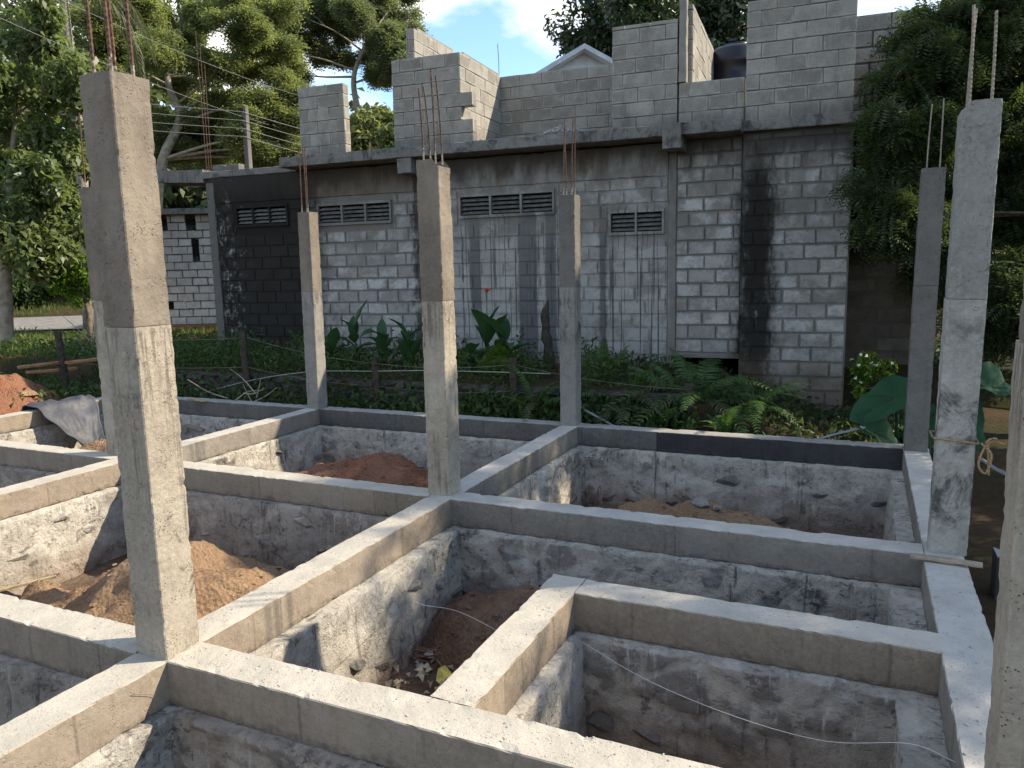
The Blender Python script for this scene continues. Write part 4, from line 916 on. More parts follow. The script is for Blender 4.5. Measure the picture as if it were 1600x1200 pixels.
# far wood behind everything on the left
fc = []; rr = random.Random(31)
for i in range(46): fc.append((tuple(at(rr.uniform(-120, 520), rr.uniform(150, 440), rr.uniform(38, 52))), rr.uniform(2.2, 3.4), 420))
for i in range(20): fc.append((tuple(at(rr.uniform(-120, 330), rr.uniform(-40, 180), rr.uniform(42, 55))), rr.uniform(2.2, 3.2), 420))
for i in range(22): fc.append((tuple(at(rr.uniform(1340, 1800), rr.uniform(60, 470), rr.uniform(22, 32))), rr.uniform(1.6, 2.4), 420))
V, Q = foliage(fc, .75, .5, .6, .2, 8); tag(link('far_wood', npmesh('far_wood', V, Q), MAT['leaf_forest']), 'far dark wood filling the gaps behind the nearer trees', 'wood', kind='stuff')
def twigs(label, u0, v0, u1, v1, d, n, seed):
    rr = random.Random(seed); A = at(u0, v0, d); B = at(u1, v1, d); base = A.lerp(B, .5); base.z = gz(base); root = empty('brushwood', base)
    for k in range(n):
        p = A.lerp(B, rr.random()); p.z = gz(p) + rr.uniform(.02, .25); q = p + (B - A) * rr.uniform(-.45, .45) + Vector((rr.uniform(-.3, .3), rr.uniform(-.3, .3), rr.uniform(-.05, .45)))
        local_parent(MB().tube(curve([p, p.lerp(q, .5) + Vector((0, 0, rr.uniform(-.05, .08))), q], 3), [.012 - .0012 * i for i in range(7)], 5).build('twig', MAT['bark_pale'], None, True), root)
    return tag(root, label, 'brushwood')
twigs('heap of dry twigs on the bank at the foot of the blackened wall', 315, 560, 400, 560, 10.6, 16, 2)
twigs('bare dry branches lying beside the clipped shrub', 100, 520, 150, 540, 13.4, 9, 3)
MAT['wood_red'] = simple('reddish_board', (.30, .15, .075), .9, .1, .3, 7, .4)
for k, (u0, v0, u1, v1, lab) in enumerate(((28, 574, 98, 566, 'reddish board lying left of the leaning fence post'), (104, 567, 160, 560, 'reddish board lying right of the leaning fence post'), (40, 582, 120, 576, 'lower reddish board on the red soil bank'))):
    A = at(u0, v0, 12.0); B = at(u1, v1, 12.4); m_ = rough_prism(.16, .04, (B - A).length, 'X', .1, .004, .01, 400 + k, .004); o = m_.build('bank_board', MAT['wood_red']); o.location = A; o.rotation_euler = (B - A).to_track_quat('X', 'Z').to_euler(); tag(o, lab, 'board', 'boards on the red bank')
# bushes beyond the road
for i, (u, v, d, r, lab, mt) in enumerate(((20, 455, 25.5, .9, 'green bush beyond the road at the left edge', 'leaf_weed'), (75, 450, 26.5, .95, 'green bush beyond the road below the broad leaved tree', 'leaf_weed'), (135, 440, 27.5, 1.0, 'green bush beyond the road behind the clipped shrub', 'leaf_weed'), (-40, 450, 25, .9, 'green bush beyond the road cut by the left edge', 'leaf_weed'))):
    c = at(u, v, d); cc = [((c.x + rr.uniform(-.6, .6), c.y + rr.uniform(-.6, .6), gz(c) + .35 + rr.uniform(0, 1.0)), r * rr.uniform(.6, .9), 700) for _ in range(6)]
    tree(lab, Vector((c.x, c.y, gz(c))), [Vector((c.x, c.y, gz(c) - .05)), Vector((c.x, c.y, gz(c) + .8))], .05, cc, 'leaf', mt, 'bark', 'bushes beyond the road', 'shrub', True, i, leaf=.2, asp=.42, up=.6)
c = at(118, 432, 15.5); b = Vector((at(140, 520, 15.5).x, at(140, 520, 15.5).y, 0)); b.z = gz(b)
cc = [(tuple(at(u, v, 15.5)), .34, 800) for u, v in ((100, 425), (125, 418), (118, 445), (95, 445), (138, 435), (130, 455))]
tree('bright green clipped shrub on a dark stem beside the road', b, [b, at(138, 490, 15.5), at(125, 440, 15.5)], .07, cc, 'leaf', 'leaf_bright', 'bark', None, 'shrub', True, 9, leaf=.09, asp=.5, up=.7)

# ------------------------------------------------------------------ bank: retaining wall, fence, plants
ret = tag(empty('retaining_wall', (-2.3, 6.06, -.25)), 'dark rubble retaining wall below the weeds in front of the house', 'wall')
mw = wall_mesh(8.2, 'X', .06, .14, .30, -.34, 91, .04, .05); wo = link('mortar_bed', mw, MAT['stone_dark'], None, (-7.1, 6.12, 0)); local_parent(wo, ret)
rr = random.Random(91)
for j in range(5):
    s = -6.9 + rr.uniform(0, .1)
    while s < .9:
        wd = rr.uniform(.14, .27); o = bpy.data.objects.new('stone', stone_mesh(rr.randrange(10), 'stone_dark')); COL.objects.link(o)
        o.location = (s + wd / 2, 6.05 + rr.uniform(-.015, .02), -.22 + j * .115 + rr.uniform(-.02, .02)); o.scale = (wd * 1.15, .13, .15); o.rotation_euler = (0, rr.uniform(-.3, .3), 0); local_parent(o, ret); s += wd
fence = tag(empty('wire_fence', (-2, 6.0, -.2)), 'barbed wire fence on dark posts along the bank', 'fence'); FP = []
for (u, vt, vb, y, rd) in ((100, 517, 572, None, .05), (390, 517, 622, 6.0, .05), (592, 560, 640, 5.98, .045), (806, 560, 655, 5.98, .045), (1078, 600, 668, 5.98, .045)):
    if y is None: B = at(u, vb, 12.2); T = at(u - 4, vt, 12.2); B.z = gz(B)
    else: B = ony(u, vb, y); T = ony(u - 2, vt, y); B.z = gz(B) - .05
    mb = rough_prism(rd * 1.9, rd * 1.7, T.z - B.z, 'Z', .05, .006, .02, int(u), .012); o = mb.build('post', MAT['post'], None, False, B); o.rotation_euler = (.02, -.02, .3); local_parent(o, fence); FP.append((B, T))
for hgt in (.92, .55):
    for (B0, T0), (B1, T1) in zip(FP[:-1], FP[1:]):
        a = B0.lerp(T0, hgt); b = B1.lerp(T1, hgt); P = [a.lerp(b, t) - Vector((0, .03, .10 * t * (1 - t) * 2)) for t in np.linspace(0, 1, 12)]
        local_parent(MB().tube(P, .003, 5).build('wire', MAT['wire']), fence)
# stump against the wall
P = [ony(u, v, 7.55) for u, v in ((862, 600), (858, 560), (853, 520), (852, 490), (857, 468))]
st = MB().tube(curve(P, 4), [.085, .09, .08, .075, .09, .07, .06, .075, .06, .055, .05, .055, .05, .045, .03, .02, .012], 9)
st.V = [tuple(Vector(v) + noise.noise_vector(Vector(v) * 9) * .02) for v in st.V]
so2 = tag(st.build('tree_stump', MAT['post'], None, True), 'dead broken tree stump leaning against the drip stained wall', 'stump')
# pipes
def tube_thing(name, pts, r, mat, label, cat, n=8, group=None): return tag(MB().tube(curve(pts, 6), r, n).build(name, MAT[mat], None, True), label, cat, group)
tube_thing('water_pipe', [ony(u, v, 5.95) for u, v in ((296, 620), (345, 606), (390, 595), (440, 586), (500, 580), (580, 580), (660, 579), (760, 581), (860, 584))], .006, 'hose', 'thin pale pipe running along the top of the dark retaining wall', 'pipe')
tube_thing('plastic_pipe', [ony(u, v, 5.75) for u, v in ((1262, 692), (1300, 680), (1352, 668))], .012, 'pvc', 'short grey plastic pipe poking up beside the big leaf', 'pipe')
tube_thing('plastic_pipe', [ony(u, v, 5.72) for u, v in ((912, 640), (940, 655), (966, 670))], .013, 'pvc', 'grey plastic pipe slanting down among the fern fronds', 'pipe')
tube_thing('plastic_pipe', [onx(u, v, 3.9) for u, v in ((1530, 715), (1555, 732), (1575, 742))], .014, 'pvc', 'grey pipe end beside the roped column', 'pipe')
# ground cover on the bank
def scatter(name, label, cat, n, fn, leaf, asp, mat, hgt, up=.4):
    P = np.array([fn() for _ in range(n)]); P[:, 2] += RNG.random(n) ** 1.5 * hgt; A = RNG.normal(size=(n, 3)); A[:, 2] += .6; N = RNG.normal(size=(n, 3)) * .5; N[:, 2] += up
    L = leaf * RNG.uniform(.6, 1.4, n); V, Q = leaf_arrays(P, A, N, L, L * asp); return tag(link(name, npmesh(name, V, Q), MAT[mat]), label, cat, kind='stuff')
def bank_pt():
    while True:
        x = random.uniform(-8.5, .3); y = random.uniform(6.0, 7.7); k = noise.noise(Vector((x * 1.3, y * 1.3, 5)))
        if k > -.25 + .15 * (x > -2): return (x + random.gauss(0, .03), y, ground_h(x, max(y, 6.2)) + (random.random() * max(0., noise.noise(Vector((x * 1.9, y * 1.1, 8)))) * .8 - .16 if y > 6.15 else -random.random() * .3))
scatter('weeds', 'low green weeds trailing over the top of the retaining wall', 'weeds', 19000, bank_pt, .07, .40, 'leaf_weed', .42)
def bank_r():
    x = random.uniform(-.2, 3.6); y = random.uniform(5.75, 7.9); return (x, y, ground_h(x, y))
scatter('undergrowth', 'dark leafy undergrowth at the foot of the ferns', 'undergrowth', 3500, bank_r, .08, .45, 'leaf_dark', .18)
def under_pt():
    x = random.uniform(-7.0, 1.3) if random.random() < .55 else random.uniform(-1.6, 1.3); y = random.uniform(5.74, 6.08); return (x, y, -.16 + random.random() ** 1.3 * .42 * (.4 + .6 * sm((y - 5.7) / .3)))
scatter('creeper', 'dark broad leaved creeper hanging down the face of the retaining wall', 'creeper', 5200, under_pt, .085, .5, 'leaf_weed', .05)
def left_pt():
    while True:
        x = random.uniform(-12.5, -7.4); y = random.uniform(3.6, 9.5)
        if noise.noise(Vector((x * .8, y * .8, 9))) > -.15: return (x, y, ground_h(x, y))
scatter('scrub', 'dark scrub growing between the foundation and the red soil bank', 'scrub', 9000, left_pt, .09, .4, 'leaf_weed', .3)
def grass_pt():
    while True:
        x = random.uniform(-26, -7.6); y = random.uniform(1, 17); q = (x - RP.x) * RNN.x + (y - RP.y) * RNN.y
        if abs(q) > 1.95 and q < 6 and noise.noise(Vector((x * .5, y * .5, 2))) > -.12 - (.4 if q > 0 else 0): return (x, y, ground_h(x, y) + .04)
n = 26000; P = np.array([grass_pt() for _ in range(n)]); A = RNG.normal(size=(n, 3)) * .35; A[:, 2] += 1; L = RNG.uniform(.08, .22, n); P[:, 2] += L * .4
V, Q = leaf_arrays(P, A, RNG.normal(size=(n, 3)), L, L * .09 + .006); tag(link('grass', npmesh('grass', V, Q), MAT['grass']), 'rough grass on the verges of the road', 'grass', kind='stuff')
# ferns: fronds shared between plants
def fern_mesh(L, seed, arch):
    n = 32; mb = MB(); rr = random.Random(seed); ax = [Vector((L * (t - .12 * t * t), 0, L * (.75 * t - arch * t * t))) for t in np.linspace(0, 1, n + 1)]
    mb.tube(ax, [.006 * (1 - .8 * i / n) for i in range(n + 1)], 4)
    for i in range(3, n + 1):
        t = i / n; ll = L * .15 * math.sin(math.pi * (.18 + .8 * (1 - (1 - t)) if False else .22 + .76 * t)) ** .8 + .008
        for sg in (-1, 1):
            p = ax[i]; d = Vector((.35 + rr.uniform(-.12, .12), sg, -.22 + rr.uniform(-.2, .15))).normalized(); ll *= rr.uniform(.8, 1.08); q = p + d * ll * .5; s_ = (ax[min(i + 1, n)] - ax[i - 1]).normalized() * (L / n * .42); e = p + d * ll + Vector((.1, 0, -.25)) * ll
            mb.add([p - s_ * .6, p + s_ * .6, q + s_ * .8, q - s_ * .8, e], [(0, 1, 2, 3), (3, 2, 4)])
    return mb.mesh('frond')
FERN = [fern_mesh(1., s, a) for s, a in ((1, .45), (2, .75), (3, 1.05), (4, 1.3))]
MAT['leaf_fern2'] = leafmat('old_fern_leaf', (.05, .075, .025), (.10, .11, .05), .3)
for k, me in enumerate(FERN): me.materials.append(MAT['leaf_fern' if k < 3 else 'leaf_fern2'])
def fern(u, v, y, size, nf, label, seed, z=None):
    b = ony(u, v, y); b.z = gz(b) if z is None else z; root = tag(empty('fern', b), label, 'fern', 'ferns along the back beam'); rr = random.Random(seed)
    for i in range(nf):
        o = link('frond', FERN[rr.randrange(4)], None, root); s = size * rr.uniform(.7, 1.15); o.scale = (s, s, s); o.rotation_euler = (rr.uniform(-.25, .25), rr.uniform(-.95, -.1), i * 2.399 + rr.uniform(-.3, .3))
fern(840, 640, 5.9, .62, 13, 'bright fern left of the dark grey column', 1, .02); fern(985, 630, 6.2, .85, 14, 'fern right of the dark grey column with slender fronds', 2, .02)
fern(1090, 625, 6.5, 1.05, 18, 'largest fern, arching in front of the low sill', 3, .0); fern(1170, 625, 6.6, 1.0, 17, 'tall fern whose lit frond arches beside the black stain', 4, -.05)
fern(1255, 690, 5.85, .34, 9, 'small fern at the beam foot beside the grey pipe', 5); fern(1205, 690, 5.85, .26, 8, 'tiny fern just left of the small fern by the pipe', 6)
fern(930, 660, 5.85, .36, 9, 'low fern tucked against the dark grey column', 7, -.08); fern(1020, 665, 5.85, .46, 10, 'low fern below the slender fronds', 8, -.1); fern(1130, 660, 5.9, .5, 11, 'mid sized fern in front of the largest fern', 10, -.12); fern(950, 610, 6.9, .6, 11, 'fern standing close to the drip stained wall', 11, .25); fern(800, 660, 5.95, .34, 8, 'low fern close to the back beam left of the bright fern', 9, -.08)
# cannas
def paddle(L, W, bend, seed=0):
    n = 9; mb = MB(); V = []; F = []
    for i in range(n + 1):
        t = i / n; wd = W * (math.sin(math.pi * min(1, t * .96 + .03)) ** .75) * (1.15 - .4 * t) * .5; x = L * (t - bend * .3 * t * t); z = L * (.25 * t - bend * t * t * .55)
        for k, q in enumerate((-1, -.5, 0, .5, 1)): V.append((x, wd * q, z + wd * (abs(q) ** 1.3) * .35 + .01 * math.sin(i * 2 + k)))
    for i in range(n):
        for k in range(4): F.append((i*5+k, i*5+k+1, i*5+k+6, i*5+k+5))
    return mb.add(V, F).mesh('leaf', True)
CAN = [paddle(1, .42, b_) for b_ in (.2, .6, 1.0)]
for me in CAN: me.materials.append(MAT['leaf_canna'])
def canna(u, v, y, hgt, nl, ls, label, seed, flower=None):
    b = ony(u, v, y); b.z = gz(b) - .02; root = tag(empty('canna_plant', b), label, 'plant', 'cannas along the wall'); rr = random.Random(seed)
    MB().tube(curve([(0, 0, 0), (.02, 0, hgt * .5), (.0, .02, hgt)], 5), [.016 - .0009 * i for i in range(11)], 6).build('stem', MAT['leaf_canna'], root, True)
    for i in range(nl):
        o = link('leaf', CAN[rr.randrange(3)], None, root, (0, 0, hgt * (.12 + .8 * i / nl))); s = ls * rr.uniform(.75, 1.2); o.scale = (s, s, s); o.rotation_euler = (rr.uniform(-.2, .2), -rr.uniform(.25, 1.0), i * 2.4 + rr.uniform(-.4, .4))
    if flower:
        MB().tube([(0, .02, hgt), (.01, .02, hgt + flower)], [.006, .004], 5).build('flower_stalk', MAT['leaf_canna'], root)
        for k in range(6):
            o = link('petal', PET, None, root, (.01, .02, hgt + flower)); o.rotation_euler = (0, -.6 - .1 * k, k * 1.05)
PET = paddle(.085, .05, .6); PET.materials.append(MAT['flower_red'])
canna(762, 590, 6.9, .66, 9, .54, 'canna with broad upright leaves and one red flower', 1, .42); canna(790, 590, 6.8, .58, 8, .50, 'canna right beside the red flowered one', 2)
canna(640, 590, 6.8, .60, 9, .48, 'canna just left of the central column', 3); canna(600, 585, 6.9, .56, 8, .44, 'canna with narrow leaves before the white blocks', 4); canna(556, 575, 6.9, .64, 9, .46, 'canna nearest the slim column', 5); canna(690, 595, 6.9, .4, 7, .42, 'canna hidden partly by the central column', 7); canna(520, 575, 6.8, .42, 7, .38, 'canna right behind the slim column', 8); canna(735, 600, 6.7, .34, 6, .38, 'low canna just right of the central column', 6)
# feathery bright bush below the red flower, flowering shrub at right
c = ony(782, 585, 6.6); cc = [((c.x + rr.uniform(-.2, .2), c.y + rr.uniform(-.15, .15), gz(c) + rr.uniform(.05, .35)), .2, 160) for _ in range(6)]
tree('bright feathery green bush below the red flowered canna', Vector((c.x, c.y, gz(c))), [Vector((c.x, c.y, gz(c) - .03)), Vector((c.x, c.y, gz(c) + .25))], .015, cc, 'spray', 'leaf_bright', 'bark', None, 'shrub', True, 21, length=.12, leaflet=.045, asp=.25, k=5)
for (u, v, lab, nn) in ((1375, 575, 'small white flowered shrub at the foot of the recessed wall', 1), (1500, 560, 'leafy shrub in deep shade behind the roped column', 0)):
    c = ony(u, v, 7.2); cc = [((c.x + rr.uniform(-.2, .2), c.y + rr.uniform(-.15, .15), c.z + rr.uniform(-.22, .05)), .16, 220) for _ in range(5)]; g_ = gz(c)
    t = tree(lab, Vector((c.x, c.y, g_)), [Vector((c.x, c.y, g_ - .02)), Vector((c.x, c.y, c.z - .1))], .012, cc, 'leaf', 'leaf_bright' if nn else 'leaf_dark', 'bark', None, 'shrub', True, 23, leaf=.07, asp=.45, up=.6)
    if nn:
        for k in range(14):
            o = link('flower', PETW if 'PETW' in globals() else globals().setdefault('PETW', paddle(.045, .04, .4)), MAT['flower_white'], t); o.matrix_parent_inverse = Matrix.Translation(t.location).inverted(); o.location = Vector(cc[k % 5][0]) + Vector((rr.uniform(-.15, .15), -.12, rr.uniform(.0, .16))); o.rotation_euler = (rr.random() * 3, rr.random(), rr.random() * 6)
# giant taro
def taro_mesh():
    mb = MB(); n = 28; V = [(0, 0, 0)]; F = []
    for ring in range(1, 5):
        f = ring / 4
        for i in range(n):
            a = 2 * math.pi * i / n; x = math.cos(a); y = math.sin(a); r = .5 * (1 + .55 * max(0, x) ** 5 + .1 * x) * (1 + .035 * math.sin(a * 9) + .02 * math.sin(a * 17))
            if abs(a - math.pi) < .35: r *= .35 + abs(a - math.pi) * 1.6
            V.append((x * r * f + .0, y * r * f * .72, .22 * f * abs(y) - .30 * f * f * max(0, x) + .03 * math.sin(a * 7) * f * f))
    for i in range(n): F.append((0, 1 + i, 1 + (i + 1) % n))
    for k in range(3):
        for i in range(n): F.append((1+k*n+i, 1+(k+1)*n+i, 1+(k+1)*n+(i+1) % n, 1+k*n+(i+1) % n))
    return mb.add(V, F).mesh('leaf', True)
TARO = taro_mesh(); TARO.materials.append(MAT['leaf_taro'])
TVEIN = MB()
for a in (-1.1, -.6, 0, .6, 1.1):
    TVEIN.tube([(0, 0, .004), (.25 * math.cos(a), .22 * math.sin(a), .012 + .05 * abs(math.sin(a)) * .5), (.56 * math.cos(a), .42 * math.sin(a), -.12 * max(0, math.cos(a)) * .8 + .09 * abs(math.sin(a)))], [.008, .006, .003], 5)
TVEIN = TVEIN.mesh('vein'); TVEIN.materials.append(MAT['leaf_weed'])
tb = ony(1400, 700, 6.2); tb.z = gz(tb); tr = tag(empty('taro_plant', tb), 'giant taro with huge heart shaped leaves around the dark column', 'plant')
for (u, v, y, sz, tip) in ((1400, 622, 6.0, .55, (-1, -.25)), (1362, 674, 5.85, .52, (.75, -.5)), (1550, 605, 6.3, .62, (1, .05)), (1440, 655, 6.3, .5, (-.3, -1)), (1500, 640, 6.4, .5, (.2, -1))):
    nrm = (-FWD * .8 + Vector((0, 0, .75)) + RGT * (.25 * tip[0])).normalized(); tx = RGT * tip[0] + UPV * tip[1]; tx = (tx - nrm * tx.dot(nrm)).normalized(); rot = Matrix((tx, nrm.cross(tx), nrm)).transposed().to_euler()
    p = ony(u, v, y); o = link('leaf', TARO, None, tr, p - tb); o.scale = (sz,) * 3; o.rotation_euler = rot
    vv = link('vein', TVEIN, None, o); vv.location = (0, 0, .006)
    MB().tube(curve([(0, 0, 0), (p - tb) * .5 + Vector((0, 0, .12)), p - tb], 5), [.02 - .001 * i for i in range(11)], 6).build('leaf_stalk', MAT['leaf_taro'], tr, True)

# ------------------------------------------------------------------ soil mounds
def mound(cx, cy, rx, ry, hgt, mat, label, z0=PIT, seed=0, rough=.25, rz=0, group='soil mounds in the pits', lim=None):
    n = 70; V = []; F = []
    for j in range(n + 1):
        for i in range(n + 1):
            x = (i / n * 2 - 1); y = (j / n * 2 - 1); r = math.hypot(x, y); p = Vector((x * rx, y * ry, seed * 3.1))
            w_ = 1 + rough * noise.noise(p * 1.6) * 1.6; hh = max(0, 1 - (r / w_) ** 1.5); z = hgt * hh ** .85 * (1 + rough * noise.noise(p * 2.7)) + (.045 * noise.noise(p * 6) + .03 * noise.noise(p * 16) + .012 * noise.noise(p * 41)) * min(1, hh * 4) - .02 - .05 * (r > .98)
            X, Yv = x * rx, y * ry
            X, Yv = X * math.cos(rz) - Yv * math.sin(rz), X * math.sin(rz) + Yv * math.cos(rz)
            V.append((X, Yv, z))
    for j in range(n):
        for i in range(n): a = j * (n + 1) + i; F.append((a, a + 1, a + n + 2, a + n + 1))
    if lim: V = [(max(lim[0] - cx, min(lim[1] - cx, a)), max(lim[2] - cy, min(lim[3] - cy, b_)), c_) for a, b_, c_ in V]
    o = tag(link('soil_mound', npmesh('soil_mound', V, F, True), MAT[mat], None, (cx, cy, z0)), label, 'soil', group)
    cb = MB(); r2 = random.Random(seed * 7 + 1)
    for k in range(420):
        v = V[r2.randrange(len(V))]
        if v[2] < .03: continue
        sz = r2.choice((.012, .015, .02, .025, .035, .05)); me = STONES[r2.randrange(10)]; T = Matrix.Translation((v[0] + r2.uniform(-.02, .02), v[1] + r2.uniform(-.02, .02), v[2] + sz * .12)) @ Matrix.Rotation(r2.uniform(0, 6), 4, 'Z') @ Matrix.Diagonal((sz * 1.3, sz, sz * .8, 1))
        cb.add([T @ q.co for q in me.vertices], [tuple(p.vertices) for p in me.polygons])
    c_ = cb.build('clods', MAT[mat], o); c_['kind'] = 'stuff'
    return o
a = onz(220, 930, -.45)
mound(-1.45, 1.3, 1.55, 1.05, .66, 'soil_orange', 'sunlit orange soil mound behind the foot of the near column', seed=1, rough=.3, lim=(XM1 + .2, -.2, .2, Y1 - .2))
mound(-1.8, 4.25, 1.6, 1.05, .66, 'soil_red', 'reddish soil mound in the pit left of the central column', seed=2, lim=(XM1 + .2, -.2, Y1 + .2, Y2 - .2))
mound(1.6, 4.2, 1.35, .8, .56, 'soil_orange', 'low soil mound with a stone on it in the dark far pit', seed=3, lim=(.2, X1 - .3, Y1 + .2, Y2 - .2))
mound(-5.3, 3.9, 1.5, 1.1, .60, 'soil_orange', 'soil mound beside the grey plastic sheet', seed=4, lim=(XM2 + .2, XM1 - .2, Y1 + .2, Y2 - .2))
mound(-8.6, 4.1, 1.3, 1.2, .62, 'soil_red', 'reddish soil mound beyond the foundation at the left edge', z0=-.12, seed=5, group='soil mounds outside the pits')
mound(1.0, 2.05, 1.0, .55, .48, 'soil_brown', 'brown soil heaped against the stained wall of the trench', seed=6, lim=(.2, X1 - .3, .2, Y1 - .18))
# ------------------------------------------------------------------ tarp, boards, rope, strings, debris
mb = MB(); n = 34
for j in range(n + 1):
    for i in range(n + 1):
        a_, b_ = i / n, j / n                       # a along the beam (Y), b from behind the beam down into the pit
        y = lerp(4.05, 4.95, a_) + (b_ - .3) * .5 * (.2 - a_) ; s = b_ * 1.3
        if s < .16: x, z = XM2 - .16 + s * .3, -.10 + s * .72
        elif s < .44: x, z = XM2 - .11 + (s - .16) * .95, .02
        else: x, z = XM2 + .155 + (s - .44) * .62, .02 - (s - .44) * (.62 + .2 * math.sin(a_ * 3))
        w_ = noise.noise(Vector((a_ * 3.2, b_ * 2.6, 1.))) * .09 + noise.noise(Vector((a_ * 8 + b_ * 3, b_ * 5, 4.))) * .035
        edge = 1 - .35 * b_ * b_
        y = 4.6 + (y - 4.6) * (edge + .1 * noise.noise(Vector((b_ * 5, 0, 7))))
        mb.V.append((x + w_ * .5, y, z + .03 + abs(w_) * (1.2 if s < .5 else .6)))
for j in range(n):
    for i in range(n): q = j * (n + 1) + i; mb.F.append((q, q + 1, q + n + 2, q + n + 1))
to = tag(mb.build('plastic_sheet', MAT['tarp'], None, True), 'crumpled grey plastic sheet draped over the far left beam', 'sheet')
md = to.modifiers.new('thickness', 'SOLIDIFY'); md.thickness = .004
def board(label, A, B, wd, th, mat, name='wooden_board', roll=0., cat='board'):
    A, B = Vector(A), Vector(B); d = B - A; L = d.length; m_ = rough_prism(wd, th, L, 'X', .05, .002, .008, SEED[0] + int(L * 100), .003)
    o = m_.build(name, MAT[mat]); o.location = A; o.rotation_euler = d.to_track_quat('X', 'Z').to_euler(); return tag(o, label, cat)
board('grey board lying on the pit floor right of the near column', onz(366, 884, PIT + .06), onz(425, 912, PIT + .05), .11, .022, 'wood_grey')
board('thin pale stick lying along the sunlit pit edge', onz(-15, 926, PIT + .12), onz(88, 900, PIT + .16), .03, .02, 'wood_pale', 'wooden_stick', cat='stick')
p0 = onz(1420, 858, .015); p1 = onz(1519, 884, .02)
board('thin weathered board on the beam end at the roped column', (3.22, Y1 - .19, .016), (3.58, Y1 - .22, .020), .05, .02, 'wood_grey')
board('short wood scrap on the far corner of the back beam', onz(296, 622, .012), onz(320, 627, .012), .07, .02, 'wood_pale')
board('small board half buried in soil in the far left pit', onz(290, 664, PIT + .55), onz(318, 672, PIT + .48), .1, .02, 'wood_grey')
# rope round the roped column
zr = onx(1480, 690, 3.3).z; zr = ony(1480, 688, 2.6).z; q = .115; cx_, cy_ = 3.425, 2.70
loop = [(cx_ - q, cy_ - q, zr + .012), (cx_ + q, cy_ - q, zr - .006), (cx_ + q, cy_ + q, zr), (cx_ - q, cy_ + q, zr + .006)]
rope = tag(empty('rope', (cx_, cy_, zr)), 'coir rope tied round the mould spotted column with a loose knot', 'rope')
P = []
for i in range(4): A_, B_ = Vector(loop[i]), Vector(loop[(i + 1) % 4]); P += [A_.lerp(B_, t) for t in (0, .25, .5, .75)]
P.append(Vector(loop[0])); local_parent(MB().tube(P, .006, 6, False).build('band', MAT['rope'], None, True), rope)
k0 = Vector((cx_ + q + .012, cy_ - q + .0, zr))
local_parent(MB().tube(curve([k0, k0 + Vector((.05, -.03, -.06)), k0 + Vector((.03, -.02, -.17)), k0 + Vector((-.01, -.03, -.12)), k0 + Vector((.02, -.01, -.02)), k0 + Vector((.07, -.02, .03)), k0 + Vector((.03, -.03, .02)), k0 + Vector((.04, .0, -.09)), k0 + Vector((.05, .02, -.19))], 6), .0065, 6).build('knot', MAT['rope'], None, True), rope)
local_parent(MB().tube(curve([k0 + Vector((.02, 0, 0)), k0 + Vector((.06, .0, .012)), k0 + Vector((.12, .0, .0))], 5), .005, 5).build('loose_end', MAT['rope'], None, True), rope)
def line_thing(label, pts, r=.0016, name='builders_string', mat='string'): return tag(MB().tube(curve(pts, 8), r, 5).build(name, MAT[mat], None, True), label, 'string', 'builders strings')
line_thing('thin string sagging across the square pit from its corner to the right beam', [Vector((XB + .155, YB - .2, -.21)), ony(1010, 1062, 1.0), ony(1150, 1120, .85), ony(1290, 1158, .75), ony(1420, 1162, .7), Vector((X1 - .105, .60, -.10))])
line_thing('thin string sagging across the narrow trench', [Vector((.23, 1.75, -.45)), onx(660, 945, .7), onx(720, 957, .9), Vector((XB - .16, 1.15, -.28))])
line_thing('thin string hanging by the shaded pit wall left of the near column', [Vector((XM1 + .18, 2.15, -.42)), ony(175, 835, 2.3), ony(203, 850, 2.4)])
line_thing('thin wire crossing the pale rubble under the near beam corner', [Vector((.112, -.30, -.05)), Vector((.125, -.17, -.13)), Vector((.22, -.115, -.20))], .0012, mat='wire')
# wire coil, stones and litter in the trench
cc_ = onz(672, 1012, PIT + .03); mb = MB(); rr = random.Random(3)
for k in range(9):
    r_ = rr.uniform(.14, .22); off = Vector((rr.uniform(-.02, .02), rr.uniform(-.02, .02), .01 + .008 * k)); mb.tube([off + Vector((r_ * math.cos(a) * 1.1, r_ * math.sin(a), .012 * math.sin(3 * a + k))) for a in np.linspace(0, 6.0, 30)], .004, 5)
tag(mb.build('wire_coil', MAT['coil'], None, True, cc_), 'coil of rusty binding wire on the trench floor', 'wire')
def rock(label, p, s, mat='pebble', group='loose stones', k=0):
    o = bpy.data.objects.new('loose_stone', stone_mesh(k, mat)); COL.objects.link(o); o.location = p; o.scale = (s * 1.2, s, s * .8); o.rotation_euler = (0, 0, k * .9); return tag(o, label, 'stone', group)
rock('pale rounded stone beside the wire coil in the trench', onz(676, 1022, PIT + .05), .10, k=1); rock('small white stone just below the wire coil', onz(655, 1039, PIT + .03), .06, k=2); rock('whitish broken stone right of the wire coil', onz(708, 1030, PIT + .03), .07, k=3)
sp = ony(1098, 788, 4.1); rock('grey broken stone on top of the dark pit mound', Vector((1.68, 4.15, -.32)), .17, 'stone_grey', k=4); rock('small grey stone beside the broken one on the dark pit mound', Vector((1.84, 4.1, -.34)), .09, 'stone_grey', k=5)
rock('flat stone lying on the red mound at the far left', onz(58, 640, .02) + Vector((-.6, .3, .12)), .26, 'soil_orange', k=6)
yl_ = paddle(.22, .15, 1.2); yl_.materials.append(MAT['yellow']); ys_ = link('yellow_leaf', yl_, None, None, onz(683, 1066, PIT + .05)); ys_.rotation_euler = (.4, -.2, 1.0)
tag(ys_, 'yellow fallen leaf against the trench wall', 'leaf')
n = 240; P = []
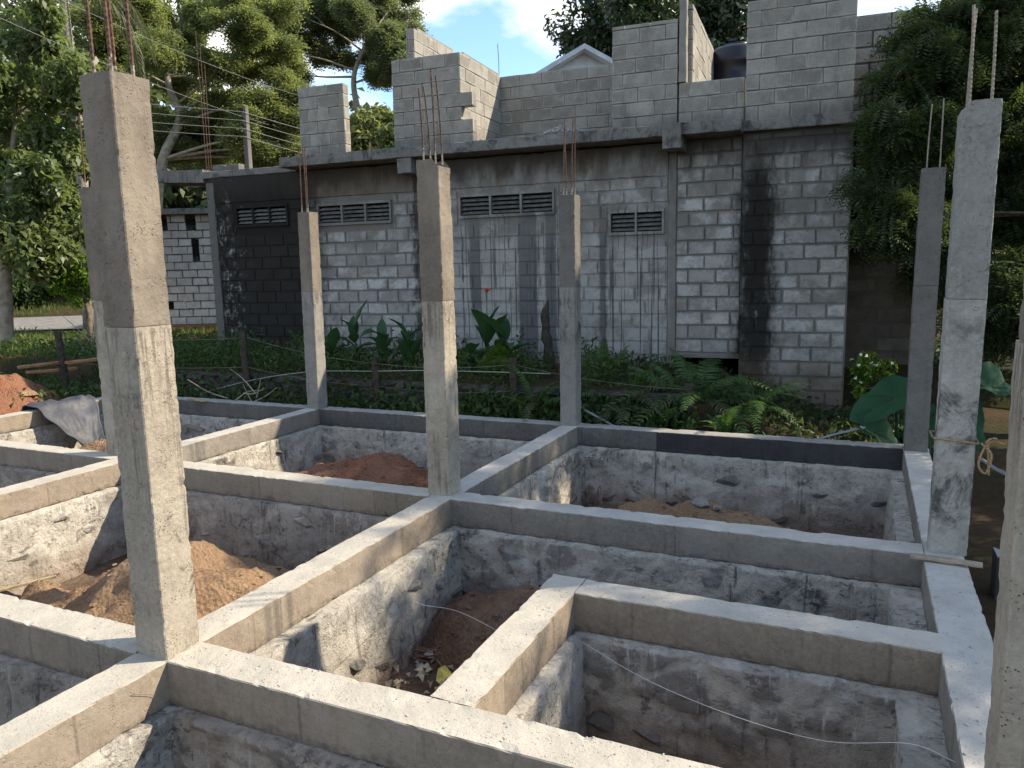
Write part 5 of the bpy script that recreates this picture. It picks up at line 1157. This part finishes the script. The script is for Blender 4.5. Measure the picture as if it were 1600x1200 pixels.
for i in range(n):
    if i % 3: P.append((random.uniform(.28, 1.2), random.uniform(.3, 2.45), PIT + .035))
    else: P.append((random.gauss(.55, .18), random.gauss(1.9, .4), PIT + .04))
P = np.array(P); A = RNG.normal(size=(n, 3)); A[:, 2] *= .25; N = RNG.normal(size=(n, 3)) * .35; N[:, 2] += 1; L = RNG.uniform(.02, .11, n)
V, Q = leaf_arrays(P, A, N, L, L * .55, .6); tag(link('leaf_litter', npmesh('leaf_litter', V, Q), MAT['litter']), 'dry leaves and paper scraps strewn along the trench floor', 'litter', kind='stuff')
# grit on beam tops
mb = MB(); rr = random.Random(12)
def grit(x, y, z, s):
    me = STONES[rr.randrange(10)]; T = Matrix.Translation((x, y, z)) @ Matrix.Rotation(rr.uniform(0, 6), 4, 'Z') @ Matrix.Diagonal((s * 1.4, s, s * .8, 1)); mb.add([T @ v.co for v in me.vertices], [tuple(p.vertices) for p in me.polygons])
for i in range(900):
    k = rr.random(); s = rr.choice((.003, .004, .005, .006, .009))
    if k < .3: grit(rr.uniform(.12, 3.2), rr.uniform(-.095, .095), .002, s)
    elif k < .45: grit(rr.uniform(-.09, .09), rr.uniform(.12, 2.5), .002, s)
    elif k < .55: grit(rr.uniform(-3, -.1), rr.uniform(-.095, .095), .002, s)
    elif k < .66: grit(rr.uniform(1.37, 1.55), rr.uniform(.12, 1.4), .002, s)
    elif k < .74: grit(rr.uniform(1.5, 3.2), YB + rr.uniform(-.09, .09), .002, s)
    elif k < .90: grit(X1 + rr.uniform(-.1, .1), rr.uniform(.1, 2.5), .002, s * rr.choice((1, 1, 1, 2.0)))
    else: grit(rr.uniform(.12, 3.2), Y1 + rr.uniform(-.09, .09), .002, s)
tag(mb.build('grit', MAT['pebble']), 'loose grit scattered on the tops of the plinth beams', 'grit', kind='stuff')
# low parallel beam beyond the right-hand line
lb = tag(empty('low_wall', (4.4, 2.2, -.4)), 'low broken concrete kerb in the shade beyond the roped column', 'wall')
o = rough_prism(.2, .3, 3.2, 'X', .05, .004, .02, 301).build('kerb_beam', MAT['beam_dark'], None, False, (3.75, 3.2, -.3)); local_parent(o, lb)
